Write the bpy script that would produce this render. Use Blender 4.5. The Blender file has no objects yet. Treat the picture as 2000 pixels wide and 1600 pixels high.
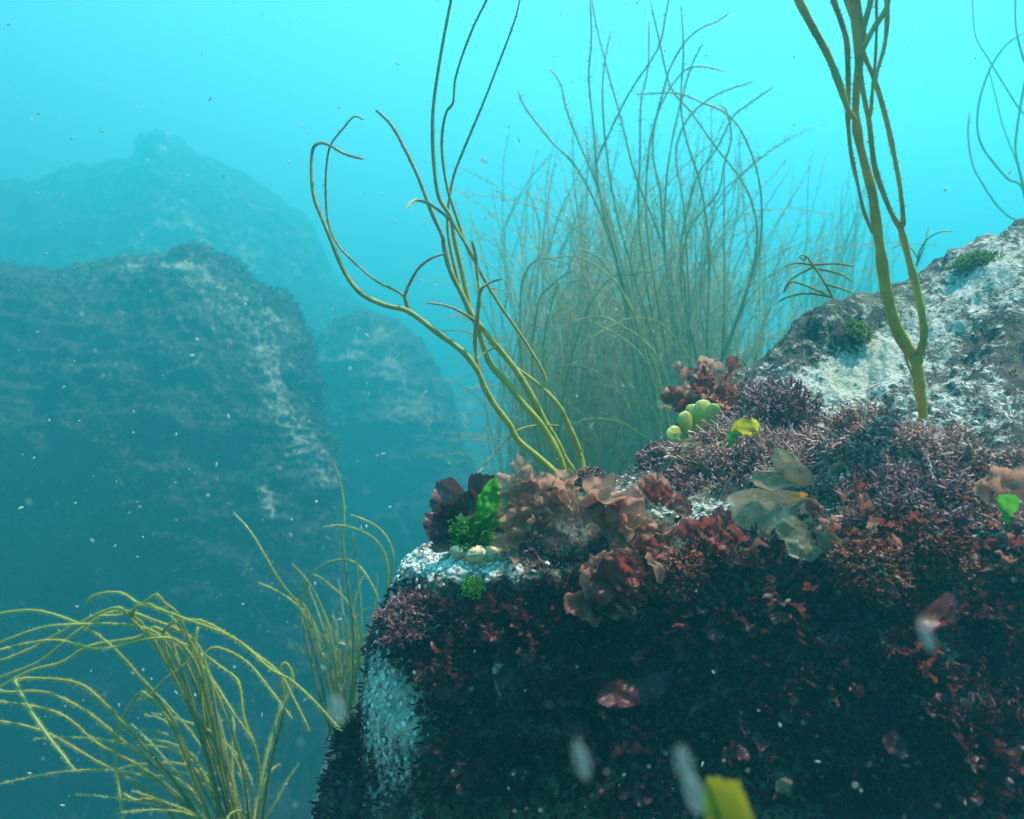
import bpy, math, random
import numpy as np
from mathutils import Vector
from mathutils.bvhtree import BVHTree

# ------------------------------------------------------------------ camera
scene = bpy.context.scene
COL = scene.collection
PITCH = math.radians(6.0)
FPX = 1000.0 / math.tan(math.radians(35.0))          # focal length for a 2000 px wide frame
CAM = np.array([0.0, 0.0, 1.6])
cam_data = bpy.data.cameras.new("camera")
cam_data.sensor_width = 36.0
cam_data.lens = 18.0 / math.tan(math.radians(35.0))
cam_data.clip_start = 0.01
cam_data.clip_end = 500.0
cam_data.dof.use_dof = True
cam_data.dof.focus_distance = 1.05
cam_data.dof.aperture_fstop = (cam_data.lens / 1000.0) / 0.0044
cam = bpy.data.objects.new("camera", cam_data)
cam.location = CAM.tolist()
cam.rotation_euler = (math.radians(90) + PITCH, 0, 0)
COL.objects.link(cam)
scene.camera = cam

# ------------------------------------------------------------------ world, sun, exposure
SUN_EL, SUN_AZ = 66.0, 87.0          # height above the horizon, bearing to the right of straight ahead
world = bpy.data.worlds.new("World")
scene.world = world
world.use_nodes = True
wn = world.node_tree
wn.nodes.clear()
sky = wn.nodes.new("ShaderNodeTexSky")
sky.sky_type = 'NISHITA'
sky.sun_disc = False
sky.sun_elevation = math.radians(SUN_EL)
sky.sun_rotation = math.radians(SUN_AZ)
hsv = wn.nodes.new("ShaderNodeHueSaturation")
hsv.inputs['Saturation'].default_value = 0.35
tint = wn.nodes.new("ShaderNodeMix")
tint.data_type = 'RGBA'
tint.blend_type = 'MULTIPLY'
tint.inputs[0].default_value = 1.0
tint.inputs[7].default_value = (0.54, 0.93, 1.0, 1)   # daylight after some metres of sea water
bg = wn.nodes.new("ShaderNodeBackground")
bg.inputs['Strength'].default_value = 0.11
wo = wn.nodes.new("ShaderNodeOutputWorld")
wn.links.new(sky.outputs[0], hsv.inputs['Color'])
wn.links.new(hsv.outputs[0], tint.inputs[6])
wn.links.new(tint.outputs[2], bg.inputs['Color'])
wn.links.new(bg.outputs[0], wo.inputs[0])

sun_data = bpy.data.lights.new("sun", 'SUN')
sun_data.energy = 5.0
sun_data.angle = math.radians(2.0)
sun_data.color = (1.0, 0.90, 0.78)
sun = bpy.data.objects.new("sun", sun_data)
_e, _a = math.radians(SUN_EL), math.radians(SUN_AZ)
SUN_DIR = Vector((math.cos(_e) * math.sin(_a), math.cos(_e) * math.cos(_a), math.sin(_e)))
sun.rotation_euler = SUN_DIR.to_track_quat('Z', 'Y').to_euler()
COL.objects.link(sun)

vs = scene.view_settings
vs.view_transform = 'Standard'
vs.look = 'None'
vs.exposure = 2.5
vs.gamma = 1.0
vs.use_curve_mapping = False
cy = scene.cycles
cy.use_denoising = True
cy.max_bounces = 4
cy.diffuse_bounces = 2
cy.glossy_bounces = 1
cy.transmission_bounces = 2
cy.transparent_max_bounces = 8
cy.volume_bounces = 0
cy.use_adaptive_sampling = True
cy.adaptive_threshold = 0.01
cy.caustics_reflective = False
cy.caustics_refractive = False

# ------------------------------------------------------------------ helpers
_cp, _sp = math.cos(PITCH), math.sin(PITCH)


def at(px, py, d):
    """the world point d metres in front of the lens that the 2000x1600 frame shows at (px, py)"""
    cx = (np.asarray(px, float) - 1000.0) / FPX * d
    cyy = (800.0 - np.asarray(py, float)) / FPX * d
    cz = np.asarray(d, float)
    return np.stack([cx + 0 * cz, cz * _cp - cyy * _sp, CAM[2] + cz * _sp + cyy * _cp], -1)


def to_px(P):
    Q = P - CAM
    d = Q[:, 1] * _cp + Q[:, 2] * _sp
    u = -Q[:, 1] * _sp + Q[:, 2] * _cp
    d = np.maximum(d, 0.05)
    return 1000 + Q[:, 0] / d * FPX, 800 - u / d * FPX


def _hash(i, j, k):
    h = (i.astype(np.uint32) * np.uint32(374761393) + j.astype(np.uint32) * np.uint32(668265263)
         + k.astype(np.uint32) * np.uint32(2147483647 - 58))
    h = (h ^ (h >> np.uint32(13))) * np.uint32(1274126177)
    h = h ^ (h >> np.uint32(16))
    return (h & np.uint32(0xFFFFFF)).astype(np.float64) / 8388607.5 - 1.0


def vnoise(P):
    F = np.floor(P)
    f = P - F
    w = f * f * f * (f * (f * 6 - 15) + 10)
    I = F.astype(np.int64)
    r = 0
    for a in (0, 1):
        wa = w[:, 0] if a else 1 - w[:, 0]
        for b in (0, 1):
            wb = w[:, 1] if b else 1 - w[:, 1]
            for c in (0, 1):
                wc = w[:, 2] if c else 1 - w[:, 2]
                r = r + wa * wb * wc * _hash(I[:, 0] + a, I[:, 1] + b, I[:, 2] + c)
    return r


def fbm(P, octv=4, gain=0.5):
    r, a, n = 0, 1.0, 0
    for o in range(octv):
        r = r + a * vnoise(P * (2.03 ** o) + 17.3 * o)
        n += a
        a *= gain
    return r / n


def ridged(P, octv=3):
    r, a, n = 0, 1.0, 0
    for o in range(octv):
        r = r + a * (1 - 2 * np.abs(vnoise(P * (2.1 ** o) + 31.7 * o)))
        n += a
        a *= 0.5
    return r / n


def catmull(P, n_per, closed=False):
    """Catmull-Rom through the rows of P, n_per samples a segment"""
    P = np.asarray(P, float)
    if len(P) == 2:
        t = np.linspace(0, 1, n_per * 2)[:, None]
        return P[0] * (1 - t) + P[1] * t
    Q = np.vstack([2 * P[0] - P[1], P, 2 * P[-1] - P[-2]])
    t = np.arange(n_per)[:, None] / n_per
    out = []
    for i in range(len(P) - 1):
        a, b, c, d = Q[i:i + 4]
        out.append(0.5 * (2 * b + (c - a) * t + (2 * a - 5 * b + 4 * c - d) * t ** 2 + (3 * b - a - 3 * c + d) * t ** 3))
    out.append(P[-1:])
    return np.vstack(out)


def cat_eval(A, t):
    """Catmull-Rom along axis 0 of A at parameters t in [0, n-1]"""
    n = A.shape[0]
    Q = np.concatenate([2 * A[:1] - A[1:2], A, 2 * A[-1:] - A[-2:-1]], 0)
    i = np.clip(np.floor(t).astype(int), 0, n - 2)
    f = (t - i).reshape((-1,) + (1,) * (A.ndim - 1))
    a, b, c, d = Q[i], Q[i + 1], Q[i + 2], Q[i + 3]
    return 0.5 * (2 * b + (c - a) * f + (2 * a - 5 * b + 4 * c - d) * f ** 2 + (3 * b - a - 3 * c + d) * f ** 3)


def mk_mesh(name, V, F, smooth=True, attrs=None):
    """V (n,3); F one array (m,k) or a list of such arrays"""
    if not isinstance(F, (list, tuple)):
        F = [F]
    F = [f for f in F if len(f)]
    me = bpy.data.meshes.new(name)
    me.vertices.add(len(V))
    me.vertices.foreach_set('co', np.ascontiguousarray(V, np.float32).ravel())
    loops = np.concatenate([f.ravel() for f in F]).astype(np.int32)
    tot = np.concatenate([np.full(len(f), f.shape[1], np.int32) for f in F])
    start = np.concatenate([[0], np.cumsum(tot)[:-1]]).astype(np.int32)
    me.loops.add(len(loops))
    me.loops.foreach_set('vertex_index', loops)
    me.polygons.add(len(tot))
    me.polygons.foreach_set('loop_start', start)
    me.polygons.foreach_set('loop_total', tot)
    me.update(calc_edges=True)
    me.polygons.foreach_set('use_smooth', np.full(len(tot), smooth))
    for k, v in (attrs or {}).items():
        a = me.attributes.new(k, 'FLOAT', 'POINT')
        a.data.foreach_set('value', np.ascontiguousarray(v, np.float32))
    return me


def tag(o, label=None, cat=None, group=None, kind=None):
    if label: o['label'] = label
    if cat: o['category'] = cat
    if group: o['group'] = group
    if kind: o['kind'] = kind
    return o


def obj(name, me, mat, parent=None):
    o = bpy.data.objects.new(name, me)
    COL.objects.link(o)
    if me is not None and mat is not None and not me.materials:
        me.materials.append(mat)
    if parent is not None:
        o.parent = parent
        b = parent
        o.matrix_parent_inverse.identity()
    return o


def thing(name, loc, label, cat, group=None):
    o = bpy.data.objects.new(name, None)
    o.empty_display_size = 0.02
    o.location = [float(v) for v in loc]
    COL.objects.link(o)
    return tag(o, label, cat, group)


def part(name, V, F, mat, root, smooth=True, attrs=None, origin=None):
    """a mesh part (or sub-part) given in world coordinates, parented to root"""
    o0 = np.array(root.parent.location if root.parent is not None else root.location)
    return obj(name, mk_mesh(name, V - o0, F, smooth, attrs), mat, root)


def tubes(P, R, S=6, cap=True):
    """P (N,K,3) polylines, R (N,K) radii -> verts, quads, attribute along (0..1)"""
    N, K, _ = P.shape
    T = np.gradient(P, axis=1)
    T /= np.linalg.norm(T, axis=2, keepdims=True) + 1e-12
    ref = np.zeros((N, 3))
    t0 = T[:, 0]
    use = np.abs(t0[:, 0]) < 0.8
    ref[use, 0] = 1
    ref[~use, 1] = 1
    U = np.zeros_like(P)
    u = ref - t0 * np.sum(ref * t0, 1, keepdims=True)
    u /= np.linalg.norm(u, axis=1, keepdims=True)
    for k in range(K):
        tk = T[:, k]
        u = u - tk * np.sum(u * tk, 1, keepdims=True)
        u /= np.linalg.norm(u, axis=1, keepdims=True) + 1e-12
        U[:, k] = u
    W = np.cross(T, U)
    ang = np.arange(S) * 2 * math.pi / S
    V = (P[:, :, None, :] + R[:, :, None, None] * (np.cos(ang)[None, None, :, None] * U[:, :, None, :]
                                                   + np.sin(ang)[None, None, :, None] * W[:, :, None, :]))
    V = V.reshape(-1, 3)
    n, k, s = np.meshgrid(np.arange(N), np.arange(K - 1), np.arange(S), indexing='ij')
    s2 = (s + 1) % S
    b = n * K * S + k * S
    F = np.stack([b + s, b + s2, b + S + s2, b + S + s], -1).reshape(-1, 4)
    along = np.tile(np.repeat(np.linspace(0, 1, K), S), N)
    return V, F, along


def loft(cols, tu, tv, zlow=-2.4):
    """cols: C columns of R (px, py, depth); py None = same x at the bottom level zlow"""
    A = []
    for c in cols:
        r = []
        for (px, py, d) in c:
            p = at(px, 950 if py is None else py, d)
            if py is None:
                p[2] = zlow
            r.append(p)
        for a, b in ((0, 1), (-1, -2)):       # keep the end tangents short, the foot is added below
            v = r[a] - r[b]
            r[a] = r[b] + v * min(1.0, 1.6 * np.linalg.norm(r[b] - r[2 * b - a]) / np.linalg.norm(v))
        A.append(r)
    A = np.array(A)
    G = cat_eval(A, tu)                       # (nu, R, 3)
    G = np.swapaxes(cat_eval(np.swapaxes(G, 0, 1), tv), 0, 1)
    f = np.linspace(0, 1, 9)[1:, None]
    lo, hi = G[:, 0].copy(), G[:, -1].copy()
    lo2, hi2 = lo.copy(), hi.copy()
    lo2[:, 2] = zlow
    hi2[:, 2] = zlow
    foot = np.stack([lo + (lo2 - lo) * t for t in f[::-1]], 1)
    back = np.stack([hi + (hi2 - hi) * t for t in f], 1)
    return np.concatenate([foot, G, back], 1)


def grid_normals(G):
    du = np.gradient(G, axis=0)
    dv = np.gradient(G, axis=1)
    N = np.cross(du, dv)
    return N / (np.linalg.norm(N, axis=2, keepdims=True) + 1e-12)


def grid_faces(nu, nv):
    i, j = np.meshgrid(np.arange(nu - 1), np.arange(nv - 1), indexing='ij')
    a = i * nv + j
    return np.stack([a, a + nv, a + nv + 1, a + 1], -1).reshape(-1, 4)


def spots(P, lst):
    """sum of soft elliptical patches given where the photograph shows them: (px, py, rx, ry, angle, value)"""
    x, y = to_px(P)
    r = np.zeros(len(P))
    for (cx, cy_, rx, ry, an, v) in lst:
        c, s = math.cos(math.radians(an)), math.sin(math.radians(an))
        dx, dy = x - cx, y - cy_
        a, b = (dx * c + dy * s) / rx, (-dx * s + dy * c) / ry
        r += v * np.exp(-(a * a + b * b))
    return r


# ------------------------------------------------------------------ materials
def new_mat(name):
    m = bpy.data.materials.new(name)
    m.use_nodes = True
    nt = m.node_tree
    nt.nodes.clear()
    out = nt.nodes.new("ShaderNodeOutputMaterial")
    return m, nt, out


def N(nt, t, **kw):
    n = nt.nodes.new(t)
    for k, v in kw.items():
        if k.startswith('_'):
            setattr(n, k[1:], v)
        else:
            n.inputs[k].default_value = v
    return n


def ramp(nt, fac, stops):
    r = nt.nodes.new("ShaderNodeValToRGB")
    e = r.color_ramp.elements
    while len(e) < len(stops):
        e.new(0.5)
    for el, (p, c) in zip(e, stops):
        el.position = p
        el.color = (c[0], c[1], c[2], 1) if not isinstance(c, (int, float)) else (c, c, c, 1)
    nt.links.new(fac, r.inputs[0])
    return r.outputs[0]


def noise_fac(nt, scale, detail=4, rough=0.55, dist=0.0, vec=None):
    n = N(nt, "ShaderNodeTexNoise", Scale=scale, Detail=detail, Roughness=rough, Distortion=dist)
    if vec is None:
        tc = nt.nodes.new("ShaderNodeNewGeometry")
        vec = tc.outputs['Position']
    nt.links.new(vec, n.inputs['Vector'])
    return n.outputs[0]


def math_n(nt, op, a, b=None, c=None, clamp=False):
    m = nt.nodes.new("ShaderNodeMath")
    m.operation = op
    m.use_clamp = clamp
    for i, v in enumerate((a, b, c)):
        if v is None: continue
        if isinstance(v, (int, float)):
            m.inputs[i].default_value = v
        else:
            nt.links.new(v, m.inputs[i])
    return m.outputs[0]


def mix_col(nt, fac, a, b, blend='MIX'):
    m = nt.nodes.new("ShaderNodeMix")
    m.data_type = 'RGBA'
    m.blend_type = blend
    for i, v in ((0, fac), (6, a), (7, b)):
        if isinstance(v, (int, float)):
            m.inputs[i].default_value = v
        elif isinstance(v, tuple):
            m.inputs[i].default_value = (v[0], v[1], v[2], 1)
        else:
            nt.links.new(v, m.inputs[i])
    return m.outputs[2]


def attr(nt, name):
    a = nt.nodes.new("ShaderNodeAttribute")
    a.attribute_name = name
    return a.outputs['Fac']


def rock_mat(name, fine, dark1, dark2, film, crust_cols, bump=0.004, speck=0.0):
    """fine = noise frequency per metre of the crust's ragged edges"""
    m, nt, out = new_mat(name)
    cr = attr(nt, 'crust')
    n1 = noise_fac(nt, fine, 5, 0.68, 0.4)
    n2 = noise_fac(nt, fine * 0.22, 3, 0.6)
    n3 = noise_fac(nt, fine * 3.1, 2, 0.6)
    base = mix_col(nt, ramp(nt, n2, [(0.40, 0.0), (0.62, 1.0)]), dark1, dark2)
    base = mix_col(nt, ramp(nt, n1, [(0.55, 0.0), (0.66, 1.0)]), base, film)
    # crust grows where the attribute is high, with ragged edges
    v = math_n(nt, 'MULTIPLY_ADD', n1, 2.6, -1.3)
    v = math_n(nt, 'ADD', v, cr)
    v = math_n(nt, 'ADD', v, math_n(nt, 'MULTIPLY_ADD', n3, 1.1, -0.55))
    k = ramp(nt, v, [(0.36, 0.0), (0.74, 1.0)])
    cc = ramp(nt, n3, [(0.30, crust_cols[0]), (0.52, crust_cols[1]), (0.72, crust_cols[2])])
    cc = mix_col(nt, ramp(nt, n2, [(0.45, 0.0), (0.7, 0.6)]), cc, crust_cols[3])
    col = mix_col(nt, k, base, cc)
    bs = N(nt, "ShaderNodeBsdfPrincipled", Roughness=0.8)
    bs.inputs['Specular IOR Level'].default_value = 0.15
    nt.links.new(col, bs.inputs['Base Color'])
    b = N(nt, "ShaderNodeBump", Strength=0.9, Distance=bump)
    h = math_n(nt, 'ADD', math_n(nt, 'MULTIPLY', k, 0.35), math_n(nt, 'ADD', n1, math_n(nt, 'MULTIPLY', n3, 0.5)))
    nt.links.new(h, b.inputs['Height'])
    nt.links.new(b.outputs[0], bs.inputs['Normal'])
    nt.links.new(bs.outputs[0], out.inputs[0])
    return m


def weed_mat(name, stops, trans=0.35, rough=0.5, nscale=60, var=0.35, gloss=0.25):
    """stops: colour along the strand from holdfast to tip"""
    m, nt, out = new_mat(name)
    c = ramp(nt, attr(nt, 'along'), stops)
    n = noise_fac(nt, nscale, 4, 0.6)
    c = mix_col(nt, 1.0, c, ramp(nt, n, [(0.3, 1 - var), (0.7, 1.0)]), 'MULTIPLY')
    bs = N(nt, "ShaderNodeBsdfPrincipled", Roughness=rough)
    bs.inputs['Specular IOR Level'].default_value = gloss
    nt.links.new(c, bs.inputs['Base Color'])
    bp = N(nt, "ShaderNodeBump", Strength=0.6, Distance=0.002)
    nt.links.new(noise_fac(nt, nscale * 6, 3, 0.6), bp.inputs['Height'])
    nt.links.new(bp.outputs[0], bs.inputs['Normal'])
    tr = nt.nodes.new("ShaderNodeBsdfTranslucent")
    nt.links.new(c, tr.inputs[0])
    mx = N(nt, "ShaderNodeMixShader")
    mx.inputs[0].default_value = trans
    nt.links.new(bs.outputs[0], mx.inputs[1])
    nt.links.new(tr.outputs[0], mx.inputs[2])
    nt.links.new(mx.outputs[0], out.inputs[0])
    return m


def blade_mat(name, c_in, c_out, trans=0.55, clear=0.10, rough=0.4, nscale=45):
    """membranous seaweed: light passes through; along = 0 at the stalk, 1 at the rim"""
    m, nt, out = new_mat(name)
    n = noise_fac(nt, nscale, 5, 0.6, 0.5)
    f = math_n(nt, 'MULTIPLY_ADD', math_n(nt, 'SUBTRACT', n, 0.5), 0.9, attr(nt, 'along'), clamp=True)
    c = mix_col(nt, f, c_in, c_out)
    sp = noise_fac(nt, nscale * 9, 2, 0.5)
    c = mix_col(nt, ramp(nt, sp, [(0.62, 0.0), (0.74, 0.35)]), c, (0.5, 0.42, 0.36))
    bs = N(nt, "ShaderNodeBsdfPrincipled", Roughness=rough)
    bs.inputs['Specular IOR Level'].default_value = 0.35
    nt.links.new(c, bs.inputs['Base Color'])
    b = N(nt, "ShaderNodeBump", Strength=0.5, Distance=0.003)
    nt.links.new(n, b.inputs['Height'])
    nt.links.new(b.outputs[0], bs.inputs['Normal'])
    tr = nt.nodes.new("ShaderNodeBsdfTranslucent")
    nt.links.new(c, tr.inputs[0])
    mx = nt.nodes.new("ShaderNodeMixShader")
    mx.inputs[0].default_value = trans
    nt.links.new(bs.outputs[0], mx.inputs[1])
    nt.links.new(tr.outputs[0], mx.inputs[2])
    tp = nt.nodes.new("ShaderNodeBsdfTransparent")
    m2 = nt.nodes.new("ShaderNodeMixShader")
    m2.inputs[0].default_value = clear
    nt.links.new(mx.outputs[0], m2.inputs[1])
    nt.links.new(tp.outputs[0], m2.inputs[2])
    nt.links.new(m2.outputs[0], out.inputs[0])
    return m


def var_mat(name, stops, trans=0.3, rough=0.6, gloss=0.2):
    """colour of each little frond by its own random number (attribute var)"""
    m, nt, out = new_mat(name)
    c = ramp(nt, attr(nt, 'var'), stops)
    bs = N(nt, "ShaderNodeBsdfPrincipled", Roughness=rough)
    bs.inputs['Specular IOR Level'].default_value = gloss
    nt.links.new(c, bs.inputs['Base Color'])
    tr = nt.nodes.new("ShaderNodeBsdfTranslucent")
    nt.links.new(c, tr.inputs[0])
    mx = nt.nodes.new("ShaderNodeMixShader")
    mx.inputs[0].default_value = trans
    nt.links.new(bs.outputs[0], mx.inputs[1])
    nt.links.new(tr.outputs[0], mx.inputs[2])
    nt.links.new(mx.outputs[0], out.inputs[0])
    return m


M = {}
M['rock'] = rock_mat('encrusted_rock', 42, (0.035, 0.028, 0.030), (0.085, 0.085, 0.060), (0.15, 0.135, 0.07),
                     [(0.20, 0.19, 0.17), (0.40, 0.37, 0.34), (0.60, 0.56, 0.52), (0.33, 0.33, 0.20)], 0.007)
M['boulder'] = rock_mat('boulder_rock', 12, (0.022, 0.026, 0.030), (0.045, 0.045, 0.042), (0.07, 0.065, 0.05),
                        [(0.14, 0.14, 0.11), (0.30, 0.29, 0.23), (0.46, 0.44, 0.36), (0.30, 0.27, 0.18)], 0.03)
M['far'] = rock_mat('far_rock', 2.2, (0.018, 0.022, 0.024), (0.035, 0.035, 0.03), (0.06, 0.055, 0.04),
                    [(0.2, 0.2, 0.16), (0.3, 0.3, 0.24), (0.4, 0.4, 0.32), (0.28, 0.26, 0.18)], 0.05)
M['seabed'] = rock_mat('seabed_sand', 7, (0.05, 0.048, 0.04), (0.10, 0.10, 0.08), (0.14, 0.13, 0.10),
                       [(0.35, 0.34, 0.28), (0.42, 0.41, 0.34), (0.5, 0.48, 0.40), (0.3, 0.3, 0.25)], 0.02)
M['thong'] = weed_mat('olive_thongweed', [(0.0, (0.58, 0.53, 0.06)), (0.3, (0.56, 0.48, 0.10)), (0.65, (0.50, 0.42, 0.20)), (1.0, (0.66, 0.54, 0.42))], trans=.22)
M['thong_right'] = weed_mat('amber_thongweed', [(0.0, (0.72, 0.55, 0.06)), (0.35, (0.70, 0.55, 0.10)), (0.7, (0.62, 0.50, 0.20)), (1.0, (0.64, 0.50, 0.30))], trans=.2, nscale=35, var=0.45)
M['thong_fuzzy'] = weed_mat('fuzzy_thongweed', [(0.0, (0.16, 0.16, 0.02)), (0.45, (0.52, 0.49, 0.05)), (1.0, (0.58, 0.56, 0.17))], trans=0.25)
M['thong_dim'] = weed_mat('dark_thongweed', [(0.0, (0.28, 0.30, 0.03)), (0.5, (0.50, 0.45, 0.06)), (1.0, (0.62, 0.52, 0.22))], trans=0.25)
M['thong_pale'] = weed_mat('pale_thongweed', [(0.0, (0.34, 0.33, 0.04)), (0.5, (0.54, 0.47, 0.09)), (1.0, (0.66, 0.52, 0.32))], trans=0.25)
M['yellow_weed'] = weed_mat('yellow_weed', [(0.0, (0.30, 0.27, 0.03)), (1.0, (0.50, 0.46, 0.12))], trans=0.4)
M['pinkbrown'] = blade_mat('pink_brown_membrane', (0.24, 0.09, 0.065), (0.56, 0.28, 0.20), 0.62, 0.20)
M['redbrown'] = blade_mat('red_brown_membrane', (0.16, 0.045, 0.04), (0.44, 0.16, 0.12), 0.6, 0.14)
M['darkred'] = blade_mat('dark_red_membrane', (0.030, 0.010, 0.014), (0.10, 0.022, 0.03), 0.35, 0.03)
M['red'] = blade_mat('red_membrane', (0.09, 0.016, 0.02), (0.26, 0.05, 0.045), 0.5, 0.06)
M['maroon'] = blade_mat('maroon_membrane', (0.05, 0.012, 0.018), (0.13, 0.03, 0.035), 0.4, 0.1)
M['green'] = blade_mat('bright_green_membrane', (0.03, 0.22, 0.02), (0.10, 0.42, 0.03), 0.55, 0.10)
M['olive'] = blade_mat('olive_membrane', (0.17, 0.13, 0.07), (0.36, 0.29, 0.17), 0.45, 0.22)
M['lobes'] = blade_mat('yellow_green_lobes', (0.34, 0.30, 0.02), (0.78, 0.68, 0.20), 0.2, 0.0)
M['yellow'] = blade_mat('yellow_membrane', (0.40, 0.36, 0.01), (0.62, 0.56, 0.02), 0.55, 0.03)
M['mustard'] = blade_mat('mustard_membrane', (0.16, 0.14, 0.006), (0.32, 0.28, 0.012), 0.5, 0.05)
M['orange'] = blade_mat('orange_membrane', (0.7, 0.28, 0.03), (0.8, 0.36, 0.05), 0.5, 0.0)
M['turf'] = var_mat('dark_red_turf', [(0.0, (0.020, 0.007, 0.012)), (0.45, (0.050, 0.011, 0.019)), (0.78, (0.100, 0.020, 0.027)), (0.95, (0.17, 0.040, 0.038)), (1.0, (0.24, 0.18, 0.16))], 0.2, gloss=.1)
M['boulder_turf'] = var_mat('boulder_weed', [(0.0, (0.02, 0.02, 0.02)), (0.5, (0.045, 0.035, 0.03)), (0.95, (0.09, 0.07, 0.04)), (1.0, (0.25, 0.22, 0.16))], 0.2)
M['coralline'] = var_mat('coralline', [(0.0, (0.22, 0.07, 0.08)), (0.4, (0.48, 0.22, 0.20)), (0.75, (0.66, 0.40, 0.35)), (1.0, (0.82, 0.70, 0.66))], 0.25)
M['purple'] = var_mat('purple_coralline', [(0.0, (0.12, 0.035, 0.055)), (0.5, (0.33, 0.13, 0.15)), (0.85, (0.54, 0.30, 0.30)), (1.0, (0.70, 0.55, 0.52))], 0.25)
M['redtuft'] = var_mat('red_tuft', [(0.0, (0.10, 0.014, 0.014)), (0.5, (0.28, 0.05, 0.035)), (0.85, (0.46, 0.13, 0.08)), (1.0, (0.6, 0.4, 0.33))], 0.3)
M['greentuft'] = var_mat('green_tuft', [(0.0, (0.04, 0.16, 0.02)), (0.6, (0.09, 0.36, 0.03)), (1.0, (0.28, 0.48, 0.10))], 0.35)
M['moss'] = var_mat('yellow_green_tuft', [(0.0, (0.14, 0.22, 0.05)), (0.6, (0.26, 0.36, 0.08)), (1.0, (0.42, 0.48, 0.16))], 0.4)
M['barnacle'] = var_mat('barnacle', [(0.0, (0.35, 0.34, 0.31)), (0.5, (0.62, 0.62, 0.58)), (1.0, (0.8, 0.8, 0.77))], 0.0, 0.8)
M['sponge'] = var_mat('cream_sponge', [(0.0, (0.55, 0.36, 0.18)), (1.0, (0.80, 0.62, 0.38))], 0.1, 0.8)
M['flake'] = blade_mat('pale_flake', (0.5, 0.52, 0.5), (0.6, 0.62, 0.6), 0.5, 0.70)
M['snow'] = var_mat('marine_snow', [(0.0, (0.6, 0.62, 0.6)), (1.0, (0.85, 0.86, 0.84))], 0.5)

# ------------------------------------------------------------------ seabed
rng = np.random.default_rng(7)


def sstep(a, b, x):
    t = np.clip((x - a) / (b - a), 0, 1)
    return t * t * (3 - 2 * t)


def ground_z(x, y):
    P = np.stack([x, y, 0 * x], -1)
    z = -2.05 + 0.14 * fbm(P * 0.45, 4)
    z += 8.7 * sstep(8.5, 30, y + 2.0 * fbm(P * 0.15 + 9, 3)) * (0.85 + 0.35 * fbm(P * 0.1 + 3, 3))
    z += 3.05 * sstep(-0.80, -0.30, x - .06 * y) * sstep(1.7, 2.8, y) * (1 - sstep(8, 13, y))
    return z


def axis_pts(lo, hi, n, power):
    t = np.linspace(-1, 1, n)
    s = np.sign(t) * np.abs(t) ** power
    return np.where(s < 0, -s * lo, s * hi)


gx = axis_pts(-73, 73, 220, 2.4)
gy = axis_pts(-73, 73, 220, 2.4)
X, Y = np.meshgrid(gx, gy, indexing='ij')
Z = ground_z(X.ravel(), Y.ravel())
GP = np.stack([X.ravel(), Y.ravel(), Z], -1)
crust = 0.2 + 0.9 * sstep(7.5, 6.0, GP[:, 1]) * sstep(-0.3, -0.8, GP[:, 0] - .06 * GP[:, 1]) + 0.3 * fbm(GP * 0.8, 3)
seabed = obj('seabed', mk_mesh('seabed', GP, grid_faces(220, 220), True, {'crust': crust}), M['seabed'])
tag(seabed, kind='structure')

# ------------------------------------------------------------------ the big rock in front
def col(xs, face, top):
    return face + top


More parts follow.
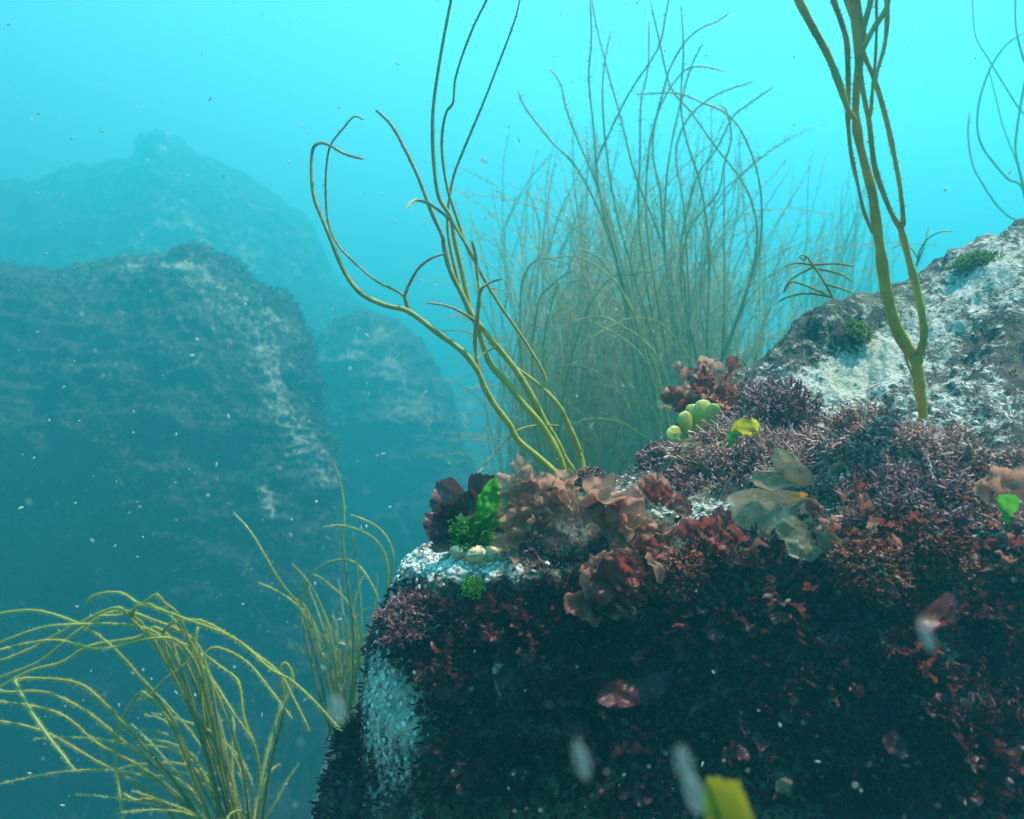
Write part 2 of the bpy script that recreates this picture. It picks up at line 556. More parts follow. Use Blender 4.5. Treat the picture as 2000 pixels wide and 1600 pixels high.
FR = [
    [(800, None, 1.35), (770, 1550, 1.30), (780, 1400, 1.25), (790, 1250, 1.2), (815, 1150, 1.17), (850, 1100, 1.17), (900, 1085, 1.22), (950, 1120, 1.4), (1000, None, 1.6)],
    [(690, None, 1.00), (716, 1550, .97), (708, 1400, .95), (722, 1270, .95), (755, 1165, .95), (800, 1090, .97), (870, 1066, 1.03), (930, 1090, 1.3), (980, None, 1.5)],
    [(770, None, .80), (775, 1550, .82), (768, 1400, .82), (780, 1260, .83), (800, 1165, .85), (850, 1097, .88), (920, 1062, .97), (990, 1062, 1.2), (1000, None, 1.5)],
    [(950, None, .74), (950, 1550, .76), (945, 1400, .77), (950, 1270, .78), (955, 1170, .80), (970, 1097, .83), (1010, 1020, .95), (1060, 968, 1.1), (1080, None, 1.5)],
    [(1130, None, .68), (1130, 1550, .73), (1130, 1400, .74), (1130, 1270, .75), (1135, 1180, .77), (1150, 1100, .80), (1170, 1005, .95), (1180, 948, 1.15), (1200, None, 1.6)],
    [(1300, None, .64), (1300, 1550, .70), (1300, 1400, .71), (1300, 1270, .73), (1305, 1150, .75), (1310, 1050, .80), (1290, 950, .98), (1290, 890, 1.2), (1300, None, 1.7)],
    [(1500, None, .62), (1500, 1550, .67), (1500, 1400, .68), (1500, 1250, .70), (1500, 1130, .73), (1500, 1010, .80), (1480, 890, 1.0), (1420, 775, 1.3), (1420, None, 1.8)],
    [(1700, None, .62), (1700, 1550, .66), (1700, 1400, .67), (1695, 1250, .69), (1690, 1120, .72), (1680, 960, .82), (1650, 815, 1.08), (1570, 690, 1.42), (1560, None, 1.9)],
    [(1860, None, .62), (1860, 1550, .65), (1860, 1400, .66), (1860, 1250, .68), (1855, 1130, .72), (1850, 990, .80), (1840, 800, 1.04), (1745, 597, 1.5), (1740, None, 2.0)],
    [(2050, None, .62), (2050, 1550, .65), (2050, 1400, .66), (2050, 1250, .68), (2050, 1130, .71), (2050, 990, .78), (2050, 730, 1.02), (1990, 478, 1.5), (1980, None, 2.1)],
    [(2450, None, .62), (2450, 1550, .65), (2450, 1400, .66), (2450, 1250, .68), (2450, 1130, .71), (2450, 950, .78), (2450, 650, 1.0), (2400, 350, 1.5), (2400, None, 2.1)],
    [(2560, None, 1.25), (2560, 1550, 1.25), (2560, 1400, 1.25), (2550, 1250, 1.26), (2540, 1130, 1.28), (2520, 960, 1.3), (2500, 700, 1.4), (2430, 420, 1.65), (2400, None, 2.1)],
    [(2430, None, 1.95), (2430, 1550, 1.95), (2430, 1400, 1.95), (2430, 1250, 1.95), (2430, 1130, 1.95), (2430, 960, 1.95), (2420, 740, 1.95), (2400, 500, 1.95), (2390, None, 2.1)],
]
NU, NV = 560, 430
tu = np.interp(np.linspace(0, 1, NU), [0, .10, .86, .94, 1], [0, 1.0, 9.0, 10.0, 12.0])
tv = np.interp(np.linspace(0, 1, NV), [0, .05, .90, 1], [0, 0.9, 7.05, 8.0])
G = loft(FR, tu, tv)
NV = G.shape[1]
Nn = grid_normals(G)
P = G.reshape(-1, 3)
Nf = Nn.reshape(-1, 3)
if Nn[NU // 2, int(NV * 0.3)] [1] > 0:
    Nf = -Nf
    FLIP = True
else:
    FLIP = False
x0, y0 = to_px(P)
upper = sstep(1030, 820, y0) * sstep(1350, 1550, x0)
disp = -0.006 + 0.024 * fbm(P * 5.5 + 3.1, 3) + 0.012 * ridged(P * 17 + 1.7, 3)
# foliated ledges rising to the right on the upper slope
d1 = np.array([0.72, 0.35, 0.60]); d1 /= np.linalg.norm(d1)
d2 = np.cross(d1, [0, 0, 1.0]); d2 /= np.linalg.norm(d2)
d3 = np.cross(d1, d2)
Q = np.stack([P @ d1 * 3.5, P @ d2 * 17, P @ d3 * 22], -1) + 0.5 * np.stack([vnoise(P * 9), vnoise(P * 9 + 40), vnoise(P * 9 + 80)], -1)
led = ridged(Q, 3)
disp += upper * (0.013 * led + 0.007 * fbm(P * 26, 3))
# an outcrop on the upper slope behind the pale ledge, and a hollow in front of it
disp += 0.055 * spots(P, [(1640, 660, 95, 38, -18, 1.0)]) - 0.03 * spots(P, [(1560, 800, 110, 30, -12, 1.0), (1500, 1180, 120, 60, 0, 0.8)])
disp += 0.03 * spots(P, [(1900, 780, 120, 60, -25, 1.0), (1730, 900, 110, 45, 0, 0.7)])
disp += 0.0065 * fbm(P * 60, 3) + 0.0022 * fbm(P * 170, 2)
P = P + Nf * disp[:, None]
crust = 0.05 + spots(P, [
    (840, 1105, 110, 45, -6, 0.8), (970, 1105, 90, 45, 0, 0.6), (800, 1180, 50, 50, 0, 0.3), (765, 1420, 72, 165, 2, 0.70), (735, 1330, 30, 80, 0, 0.3), (800, 1370, 40, 60, 0, 0.25),
    (975, 1320, 45, 45, 0, 0.25), (1240, 945, 75, 28, -18, 0.7), (1350, 1000, 70, 32, 0, 0.75), (1570, 770, 150, 42, -15, 0.85),
    (1625, 845, 75, 40, -25, 0.9), (1700, 700, 120, 40, -24, 0.7), (1880, 620, 190, 80, -32, 0.45), (1960, 520, 110, 60, -30, 0.42), (1850, 560, 120, 40, -35, 0.25),
    (1900, 800, 120, 70, -20, 0.33), (1800, 760, 120, 60, -20, 0.2), (1640, 660, 70, 25, -15, -0.25), (1985, 670, 60, 60, 0, -0.3), (1960, 1030, 50, 40, 0, 0.25)])
crust += upper * (0.18 * led + 0.10)
crust += 0.16 * fbm(P * 8 + 11, 3)
F = grid_faces(NU, NV)
if FLIP:
    F = F[:, ::-1]
rock = obj('foreground_rock', mk_mesh('foreground_rock', P, F, True, {'crust': crust}), M['rock'])
tag(rock, 'large foreground rock with pale crusted sunlit top and dark shaded front face', 'rock')
ROCK_P, ROCK_N = P, Nf
ROCK_CRUST = crust
bvh = BVHTree.FromPolygons([tuple(p) for p in P.tolist()], F.tolist())


def on_rock(px, py, fallback=0.9):
    d = at(px, py, 1.0) - CAM
    d /= np.linalg.norm(d)
    hit = bvh.ray_cast(Vector(CAM.tolist()), Vector(d.tolist()))
    if hit[0] is None:
        return at(px, py, fallback), np.array([0, -0.3, 0.95]), fallback
    p = np.array(hit[0]); n = np.array(hit[1])
    if n @ d > 0: n = -n
    return p, n, float((p - CAM) @ np.array([0, _cp, _sp]))


# ------------------------------------------------------------------ boulders further off
def boulder(name, cols, nu, nv, amp, freq, mat, crust_light_spots, label, c0=0.0, zlow=-2.4, deep=2.0):
    cols = [[(x, y, d * deep) for x, y, d in c] for c in cols]
    amp, freq = amp * deep, freq / deep
    C, R = len(cols), len(cols[0])
    G = loft(cols, np.linspace(0, C - 1, nu), np.interp(np.linspace(0, 1, nv), [0, .06, .9, 1], [0, .9, R - 2, R - 1]), zlow)
    nv = G.shape[1]
    Nn = grid_normals(G).reshape(-1, 3)
    P = G.reshape(-1, 3)
    F = grid_faces(nu, nv)
    if Nn[(nu // 2) * nv + int(nv * .35)][1] > 0:
        Nn = -Nn
        F = F[:, ::-1]
    d = amp * (fbm(P * freq + 5, 4) + 0.45 * ridged(P * freq * 2.7, 3) + 0.20 * ridged(P * freq * 8 * np.array([1, 1, 2.2]), 3) + 0.12 * fbm(P * freq * 18, 3) + 0.30 * ridged(P * freq * np.array([.9, .9, 3.4]) + .4 * vnoise(P * freq * 2)[:, None], 2))
    P = P + Nn * d[:, None]
    cr = c0 + 1.25 * spots(P, crust_light_spots) + 0.2 * fbm(P * freq * 2 + 4, 3)
    o = obj(name, mk_mesh(name, P, F, True, {'crust': cr}), mat)
    tag(o, label, 'boulder')
    return P, Nn, F


LB = [
    [(-700, None, 3.0), (-700, 1300, 3.0), (-700, 1000, 3.05), (-650, 740, 3.2), (-600, 590, 3.6), (-550, 570, 4.2), (-550, None, 4.6)],
    [(-250, None, 2.9), (-250, 1300, 2.9), (-250, 1000, 2.95), (-230, 740, 3.1), (-200, 590, 3.5), (-180, 575, 4.1), (-180, None, 4.6)],
    [(120, None, 2.8), (120, 1300, 2.85), (130, 1000, 2.9), (140, 740, 3.05), (160, 548, 3.45), (200, 553, 4.0), (220, None, 4.5)],
    [(340, None, 2.85), (345, 1300, 2.9), (345, 1000, 2.98), (345, 740, 3.12), (345, 522, 3.45), (380, 535, 3.9), (400, None, 4.5)],
    [(490, None, 2.95), (500, 1300, 3.0), (490, 1000, 3.08), (480, 780, 3.2), (462, 578, 3.5), (480, 590, 3.9), (500, None, 4.5)],
    [(570, None, 3.15), (595, 1300, 3.15), (585, 1000, 3.22), (560, 830, 3.35), (548, 628, 3.58), (560, 630, 3.9), (600, None, 4.5)],
    [(600, None, 3.5), (640, 1300, 3.5), (645, 1000, 3.52), (615, 830, 3.62), (600, 690, 3.72), (590, 680, 4.0), (640, None, 4.5)],
    [(600, None, 4.2), (630, 1300, 4.2), (620, 1000, 4.2), (590, 830, 4.15), (575, 720, 4.15), (570, 720, 4.3), (600, None, 4.6)],
]
BP_, BN_, _f = boulder('boulder', LB, 360, 280, 0.10, 1.5, M['boulder'],  # spots: pale crust, with the sunlit rim and right-facing strip painted in
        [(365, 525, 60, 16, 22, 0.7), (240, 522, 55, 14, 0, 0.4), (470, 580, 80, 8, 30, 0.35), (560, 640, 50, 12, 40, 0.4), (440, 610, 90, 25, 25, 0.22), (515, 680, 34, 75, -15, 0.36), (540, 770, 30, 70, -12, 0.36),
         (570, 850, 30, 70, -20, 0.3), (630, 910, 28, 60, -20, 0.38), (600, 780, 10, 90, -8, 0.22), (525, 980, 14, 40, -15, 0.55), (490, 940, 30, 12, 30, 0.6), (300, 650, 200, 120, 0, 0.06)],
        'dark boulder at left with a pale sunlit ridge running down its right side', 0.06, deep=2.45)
LBP, LBN = BP_, BN_
MB = [
    [(560, None, 5.2), (580, 1100, 5.2), (590, 900, 5.3), (600, 780, 5.4), (610, 705, 5.6), (615, 720, 6.0), (620, None, 6.4)],
    [(600, None, 4.9), (610, 1100, 4.9), (620, 900, 5.0), (632, 770, 5.15), (645, 672, 5.45), (650, 680, 6.0), (650, None, 6.4)],
    [(690, None, 4.8), (690, 1100, 4.8), (695, 900, 4.9), (700, 760, 5.05), (705, 640, 5.4), (710, 650, 6.0), (710, None, 6.4)],
    [(770, None, 4.8), (770, 1100, 4.8), (768, 900, 4.9), (765, 780, 5.05), (762, 672, 5.4), (765, 690, 6.0), (765, None, 6.4)],
    [(840, None, 4.9), (840, 1100, 4.9), (835, 930, 5.0), (825, 830, 5.15), (815, 735, 5.45), (815, 750, 6.0), (815, None, 6.4)],
    [(930, None, 5.2), (910, 1100, 5.2), (890, 950, 5.3), (870, 880, 5.4), (855, 810, 5.6), (850, 820, 6.0), (850, None, 6.4)],
    [(960, None, 5.8), (930, 1100, 5.8), (905, 960, 5.8), (885, 900, 5.8), (870, 850, 5.8), (860, 870, 6.1), (860, None, 6.4)],
]
boulder('boulder', MB, 200, 160, 0.13, 1.3, M['boulder'],
        [(650, 690, 50, 30, -20, 0.45), (700, 655, 60, 14, -8, 0.6), (690, 690, 20, 20, 0, 0.3), (760, 700, 35, 12, 35, 0.6), (740, 720, 50, 60, 0, 0.25), (770, 790, 50, 50, 0, 0.35), (830, 800, 40, 40, 0, 0.3), (690, 780, 60, 30, 0, -0.3)],
        'rounded mid distance boulder just right of the pale ridged boulder', 0.12, deep=2.5)
FB = [
    [(-500, None, 8.0), (-500, 900, 8.0), (-500, 600, 8.4), (-480, 470, 9.2), (-460, 450, 10.5), (-450, None, 12)],
    [(-150, None, 7.6), (-150, 900, 7.6), (-150, 600, 8.0), (-140, 430, 9.0), (-130, 420, 10.5), (-130, None, 12)],
    [(90, None, 7.4), (90, 900, 7.4), (95, 560, 7.8), (105, 400, 8.9), (110, 405, 10.5), (110, None, 12)],
    [(215, None, 7.4), (215, 900, 7.4), (220, 520, 7.8), (225, 355, 8.8), (230, 365, 10.5), (230, None, 12)],
    [(310, None, 7.4), (310, 900, 7.4), (310, 480, 7.8), (310, 305, 8.8), (312, 312, 10.5), (312, None, 12)],
    [(400, None, 7.5), (400, 900, 7.5), (395, 520, 7.9), (385, 360, 8.8), (385, 370, 10.5), (385, None, 12)],
    [(500, None, 7.6), (500, 900, 7.6), (490, 600, 8.0), (475, 400, 8.8), (470, 410, 10.5), (470, None, 12)],
    [(640, None, 7.9), (630, 900, 7.9), (605, 680, 8.2), (565, 450, 8.9), (560, 460, 10.5), (560, None, 12)],
    [(900, None, 8.6), (830, 900, 8.6), (740, 760, 8.8), (640, 560, 9.2), (640, 570, 10.5), (640, None, 12)],
    [(1000, None, 9.8), (930, 900, 9.8), (840, 780, 9.8), (720, 660, 10), (700, 660, 10.6), (700, None, 12)],
]
boulder('boulder', FB, 220, 140, 0.24, 0.8, M['far'], [(300, 450, 100, 60, 0, 0.3), (420, 500, 80, 50, 0, 0.25)],
        'tall hazy boulder rising to a peak far behind the left boulder', 0.10, deep=2.45)

# ------------------------------------------------------------------ the water: one even volume round everything
def water_box():
    lo, hi = np.array([-75.0, -75.0, -3.6]), np.array([75.0, 75.0, 13.6])
    V = np.array([[x, y, z] for x in (lo[0], hi[0]) for y in (lo[1], hi[1]) for z in (lo[2], hi[2])])
    F = np.array([[0, 1, 3, 2], [4, 6, 7, 5], [0, 4, 5, 1], [2, 3, 7, 6], [0, 2, 6, 4], [1, 5, 7, 3]])
    m, nt, out = new_mat('sea_water_haze')
    pv = nt.nodes.new("ShaderNodeVolumePrincipled")
    pv.inputs['Color'].default_value = (0.05, 0.74, 0.97, 1)
    pv.inputs['Density'].default_value = 0.115
    pv.inputs['Anisotropy'].default_value = 0.28
    nt.links.new(pv.outputs[0], out.inputs['Volume'])
    o = obj('haze', mk_mesh('haze', V, F, False), m)
    tag(o, kind='stuff')


water_box()

# ------------------------------------------------------------------ strands of thongweed
def strand_path(pts, d0, d1, seed=0, n=7, wob=0.012):
    """pixels of one strand from holdfast to tip, its distance going from d0 to d1"""
    r = np.random.default_rng(seed)
    k = len(pts)
    t = np.linspace(0, 1, k)
    d = d0 + (d1 - d0) * t + wob * np.sin(t * r.uniform(4, 8) + r.uniform(0, 6)) * np.minimum(1, t * 5)
    P = np.array([at(p[0], p[1], dd) for p, dd in zip(pts, d)])
    return catmull(P, n)


def add_hairs(P, R, V, F, al, seed, density=900, length=0.006):
    """short side hairs (epiphytes) as slim triangles"""
    r = np.random.default_rng(seed)
    L = np.concatenate([[0], np.cumsum(np.linalg.norm(np.diff(P, axis=0), axis=1))])
    n = int(L[-1] * density)
    if n < 1:
        return V, [F], al
    s = np.sort(r.uniform(0, L[-1], n))
    C = np.stack([np.interp(s, L, P[:, i]) for i in range(3)], -1)
    rad = np.interp(s, L, R)
    T = np.gradient(P, axis=0)
    T /= np.linalg.norm(T, axis=1, keepdims=True) + 1e-9
    tt = np.stack([np.interp(s, L, T[:, i]) for i in range(3)], -1)
    d = r.normal(size=(n, 3))
    d -= tt * np.sum(d * tt, 1, keepdims=True)
    d /= np.linalg.norm(d, axis=1, keepdims=True) + 1e-9
    ln = length * r.uniform(0.25, 1.0, n) ** 1.5
    a = C + d * rad[:, None] * 0.6
    tip = C + d * (rad + ln)[:, None] + tt * (ln * r.uniform(-.3, .9, n))[:, None]
    hw = min(.0016, .0004 + length * .035)
    w = np.cross(d, tt) * hw
    w2 = tt * hw
    HV = np.stack([a - w2, a + w2, tip + w * .3], 1).reshape(-1, 3)
    HF = np.arange(n * 3).reshape(-1, 3) + len(V)
    return np.vstack([V, HV]), [F, HF], np.concatenate([al, np.repeat(np.clip(s / L[-1] + .25, 0, 1), 3)])


def strand(root, P, r0, r1, mat, name='strand', S=6, seed=0, hairs=0, hlen=0.006, lump=0.08, al0=0.0, al1=1.0):
    K = len(P)
    t = np.linspace(0, 1, K)
    r = np.random.default_rng(seed + 5)
    R = (r0 + (r1 - r0) * t) * (1 + lump * np.interp(np.linspace(0, 30, K), np.arange(31), r.normal(size=31)))
    R[-1] *= 0.35
    if K > 3: R[-2] *= 0.8
    V, F, al = tubes(P[None], R[None], S)
    al = al0 + (al1 - al0) * al
    Fl = F
    if hairs:
        V, Fl, al = add_hairs(P, R, V, F, al, seed, hairs, hlen)
    return part(name, V, Fl, mat, root, True, {'along': al})


# --- hero plant in the middle, rooted behind the front edge of the rock
hp, hn, hd = on_rock(1130, 955, 1.05)
HD = 1.08
hero = thing('thongweed', at(1125, 940, HD), 'branching olive thongweed with thick forked stalks leaning left from the rock edge', 'seaweed')
HM = M['thong']


HS = []


def beyond(pts):
    """strands that leave the frame go on above it"""
    if pts[-1][1] >= 0:
        return pts
    (x0_, y0_), (x1_, y1_) = pts[-2], pts[-1]
    l = math.hypot(x1_ - x0_, y1_ - y0_)
    ux, uy = (x1_ - x0_) / l, (y1_ - y0_) / l
    return list(pts) + [(x1_ + ux * q + .0006 * q * q, y1_ + uy * q) for q in (60, 130, 210, 300)]


def hero_stalk(pts, r0, r1, d0=HD, d1=HD, seed=0, al=(0, 1), root=None, name='stalk', mat=None, S=8, hairs=0):
    P = strand_path(beyond(pts), d0, d1, seed, 7)
    k = .52 if name == 'stalk' and al[0] == 0 else .42
    if name == 'branch':
        q = P[0]
        root = min(HS, key=lambda e: np.linalg.norm(e[1] - q, axis=1).min())[0]
    o = strand(root or hero, P, r0 * .68 if k > .5 else r0 * .50, r1 * k, mat or HM, name, S, seed, 800, .0042, al0=al[0], al1=al[1], lump=0.08)
    if name == 'stalk':
        HS.append((o, P))
    return o


# stalks from the holdfast
hero_stalk([(1148, 960), (1139, 925), (1133, 887), (1111, 834), (1092, 794), (1061, 759)], .0085, .0062, HD, HD, 1, (0, .25))
hero_stalk([(1061, 759), (1063, 734), (1042, 694), (1014, 650), (983, 606), (955, 562), (927, 510), (911, 480), (892, 425), (874, 369), (864, 306), (864, 259), (872, 219), (885, 200), (889, 156), (905, 103), (927, 47), (950, 0), (965, -50)], .0052, .0030, HD, 1.0, 2, (.25, .95))
hero_stalk([(1061, 759), (1030, 734), (999, 712), (967, 678), (936, 634), (905, 580), (889, 525), (877, 470), (874, 437), (876, 400), (886, 344), (905, 294), (942, 206), (977, 116), (1005, 41), (1016, -5), (1020, -40)], .0058, .0018, HD, 1.12, 3, (.25, .95))
hero_stalk([(1140, 955), (1105, 900), (1089, 869), (1061, 819), (1039, 775), (1011, 728), (980, 687), (949, 650), (924, 619), (900, 570), (886, 544), (874, 512), (866, 475), (864, 462), (842, 412), (817, 347), (792, 294), (764, 244), (733, 214)], .0085, .0036, HD + .02, 1.02, 4, (0, 1))
hero_stalk([(1120, 960), (1105, 932), (1092, 891), (1061, 834), (1024, 791), (992, 750), (961, 716), (945, 680), (936, 650), (918, 600), (900, 520), (888, 470), (880, 425), (858, 387), (849, 337), (845, 266), (847, 203), (857, 131), (869, 62), (881, 0), (890, -50)], .0080, .0022, HD - .01, 1.05, 5, (0, .95))
hero_stalk([(1108, 955), (1088, 928), (1052, 894), (1011, 859), (996, 831), (968, 794), (949, 762), (933, 725), (905, 688), (858, 653), (799, 609), (755, 597), (713, 579), (685, 551), (664, 513), (650, 478), (633, 437), (614, 387), (608, 337), (611, 292), (624, 280), (642, 283), (674, 301), (711, 311)], .0072, .0034, HD - .04, .98, 6, (0, 1))
# branches higher up
hero_stalk([(800, 609), (786, 576), (734, 548), (685, 506), (657, 474), (640, 430), (636, 359), (639, 312), (647, 281), (671, 250), (692, 228), (711, 234)], .0034, .0028, 1.02, 1.0, 7, (.6, 1), name='branch')
hero_stalk([(797, 608), (791, 580), (799, 556), (817, 525), (842, 505), (872, 495)], .0044, .0036, 1.02, .97, 8, (.6, .9), name='branch')
hero_stalk([(934, 725), (928, 669), (932, 622), (937, 572), (933, 541), (930, 506), (922, 470)], .0062, .0050, HD - .05, .98, 9, (.45, .75), name='branch')
hero_stalk([(936, 575), (942, 563), (957, 552), (981, 544)], .0042, .0034, 1.0, .97, 10, (.6, .8), name='branch')
hero_stalk([(929, 628), (905, 612), (874, 598), (830, 591)], .0048, .0032, 1.03, 1.0, 11, (.6, .85), name='branch')
hero_stalk([(930, 512), (905, 469), (880, 431), (846, 403), (817, 391), (803, 396), (793, 409)], .0052, .0040, 1.05, 1.0, 12, (.5, 1), name='branch')
hero_stalk([(1134, 890), (1140, 868), (1149, 847), (1158, 825)], .0030, .0034, HD, HD - .02, 13, (.2, .9), name='branch')
hero_stalk([(1092, 832), (1046, 831), (1011, 841), (983, 866), (955, 897), (930, 931)], .0026, .0022, HD, 1.0, 14, (.3, 1), name='branch', mat=M['thong_pale'])
hero_stalk([(968, 678), (945, 690), (930, 702)], .0026, .0022, 1.06, 1.02, 15, (.3, .9), name='branch', mat=M['yellow_weed'])
for i, pts in enumerate([[(985, 612), (990, 560), (960, 520), (925, 500)], [(955, 562), (985, 570), (1000, 600)], [(968, 680), (930, 655), (885, 645), (840, 652)], [(1000, 712), (1010, 660), (1000, 610)], [(940, 640), (910, 620), (870, 618)]]):
    hero_stalk(pts, .0018, .0012, HD + .05, HD + .03, 30 + i, (.6, 1), name='branch', mat=M['thong_pale'], S=5)

# --- tall amber plant on the right, its stalks rising out of the frame towards the lens
rp, rn, rd = on_rock(1808, 858, 0.92)
RD = rd
tallp = thing('thongweed', rp, 'tall amber thongweed with forked stalks standing on the pale rock slope at right', 'seaweed')


TS = []


def rs(pts, r0, r1, d0, d1, seed, al=(0, 1), name='stalk'):
    P = strand_path(beyond(pts), d0, d1, seed, 7, 0.006)
    q = P[0]
    root = tallp if name == 'stalk' else min(TS, key=lambda e: np.linalg.norm(e[1] - q, axis=1).min())[0]
    o = strand(root, P, r0, r1, M['thong_right'], name, 10, seed, 700, .0045, al0=al[0], al1=al[1], lump=0.11)
    if name == 'stalk':
        TS.append((o, P))


def dy(y):
    return RD - 0.03 - (RD - .70) * (860 - y) / 900.0


RW = 1.0 / FPX
stalk_pts = [
    ([(1810, 880), (1809, 855), (1803, 811), (1797, 764), (1791, 717), (1788, 688)], 11, 21, (0, .2), 'stalk'),
    ([(1790, 700), (1772, 679), (1750, 639), (1737, 595), (1728, 551), (1722, 507), (1716, 467), (1710, 422), (1703, 375), (1691, 328), (1678, 275), (1672, 231), (1672, 187), (1677, 131), (1675, 81), (1670, 41), (1666, 0), (1660, -60)], 16, 11, (.2, .9), 'stalk'),
    ([(1790, 700), (1800, 679), (1805, 645), (1797, 595), (1787, 551), (1775, 507), (1764, 464), (1759, 444)], 13, 11, (.2, .55), 'stalk'),
    ([(1759, 448), (1741, 416), (1722, 369), (1709, 328), (1703, 287), (1697, 234), (1687, 187), (1679, 125), (1682, 60), (1676, 0), (1670, -50)], 9, 8, (.5, .9), 'branch'),
    ([(1760, 446), (1764, 431), (1759, 375), (1750, 322), (1737, 259), (1722, 200), (1706, 150), (1687, 106), (1676, 62), (1655, 10), (1640, -40)], 7.5, 8, (.5, .95), 'branch'),
    ([(1669, 232), (1656, 214), (1641, 169), (1616, 106), (1587, 53), (1559, 0), (1535, -45)], 9, 15, (.5, .8), 'branch'),
    ([(1704, 455), (1687, 412), (1675, 359), (1662, 297), (1656, 234), (1657, 194), (1656, 125), (1653, 78), (1641, 37), (1628, 0), (1615, -50)], 5.5, 12, (.5, .9), 'branch'),
    ([(1678, 150), (1684, 94), (1688, 53), (1701, 0), (1710, -50)], 10, 11, (.6, .9), 'branch'),
    ([(1680, 110), (1688, 91), (1706, 56), (1731, 16), (1742, -30)], 8, 9, (.6, .9), 'branch'),
    ([(1698, 235), (1701, 219), (1704, 175), (1709, 125), (1712, 62), (1712, 0), (1714, -40)], 5, 5, (.6, .95), 'branch'),
    ([(1704, 178), (1716, 131), (1728, 87), (1733, 31), (1730, -30)], 6, 10, (.6, .95), 'branch'),
    ([(1782, 735), (1772, 708), (1766, 684), (1757, 660)], 3, 4, (.3, .5), 'branch'),
]
for i, (pts, w0, w1, al, nm) in enumerate(stalk_pts):
    a, b = dy(pts[0][1]), dy(pts[-1][1])
    if nm == 'branch':
        b += (-0.03, 0.03, 0.0)[i % 3]
    rs(pts, w0 * RW * a * (.64 if i == 1 else .58), w1 * RW * b * .60, a, b, 50 + i, al, nm)

# --- generic clump: strands rising from one holdfast, some arching over
def clump(name, base, nst, height, spread, lean, mat, rad, seed, label, cat='seaweed', group=None, arch=0.3, S=5, hairs=0, hlen=.004, K=16, swirl=0.05, traced=(), d=None):
    r = np.random.default_rng(seed)
    root = thing(name, base, label, cat, group)
    base = np.array(base, float)
    for i in range(nst):
        h = height * r.uniform(0.42, 1.0)
        b = base + np.append(r.normal(0, 0.02, 2), 0)
        ang = r.uniform(0, 2 * math.pi)
        out = np.array([math.cos(ang), math.sin(ang) * .7, 0]) * spread * r.uniform(0.1, 1.0) + np.array(lean) * h
        t = np.linspace(0, 1, K)[:, None]
        bend = t ** r.uniform(1.2, 2.0)
        P = b + np.array([0, 0, 1.0]) * h * t + out * bend
        if r.random() < arch:                       # tip bends over
            q = np.clip((t - r.uniform(.55, .8)) / .45, 0, 1)
            P = P + q ** 2 * (out / (np.linalg.norm(out) + 1e-6) * h * .35 - np.array([0, 0, 1]) * h * r.uniform(.15, .45))
        ph = r.uniform(0, 6.28, 2)
        fr = r.uniform(3, 7)
        P[:, 0] += (swirl * h * np.sin(fr * t + ph[0]) * t)[:, 0]
        P[:, 1] += (swirl * h * np.cos(fr * t + ph[1]) * t)[:, 0]
        P[:, 0] += np.cumsum(r.normal(0, .004 * h, K))
        rr = rad * r.uniform(.7, 1.25)
        strand(root, P, rr, rr * .65, mat, 'strand', S, seed * 100 + i, hairs, hlen)
    for i, (pts, d0, d1, w0, w1) in enumerate(traced):
        P = strand_path(pts, d0, d1, seed * 31 + i, 6, .03)
        strand(root, P, w0, w1, mat, 'strand', S, seed * 57 + i, hairs, hlen)
    return root


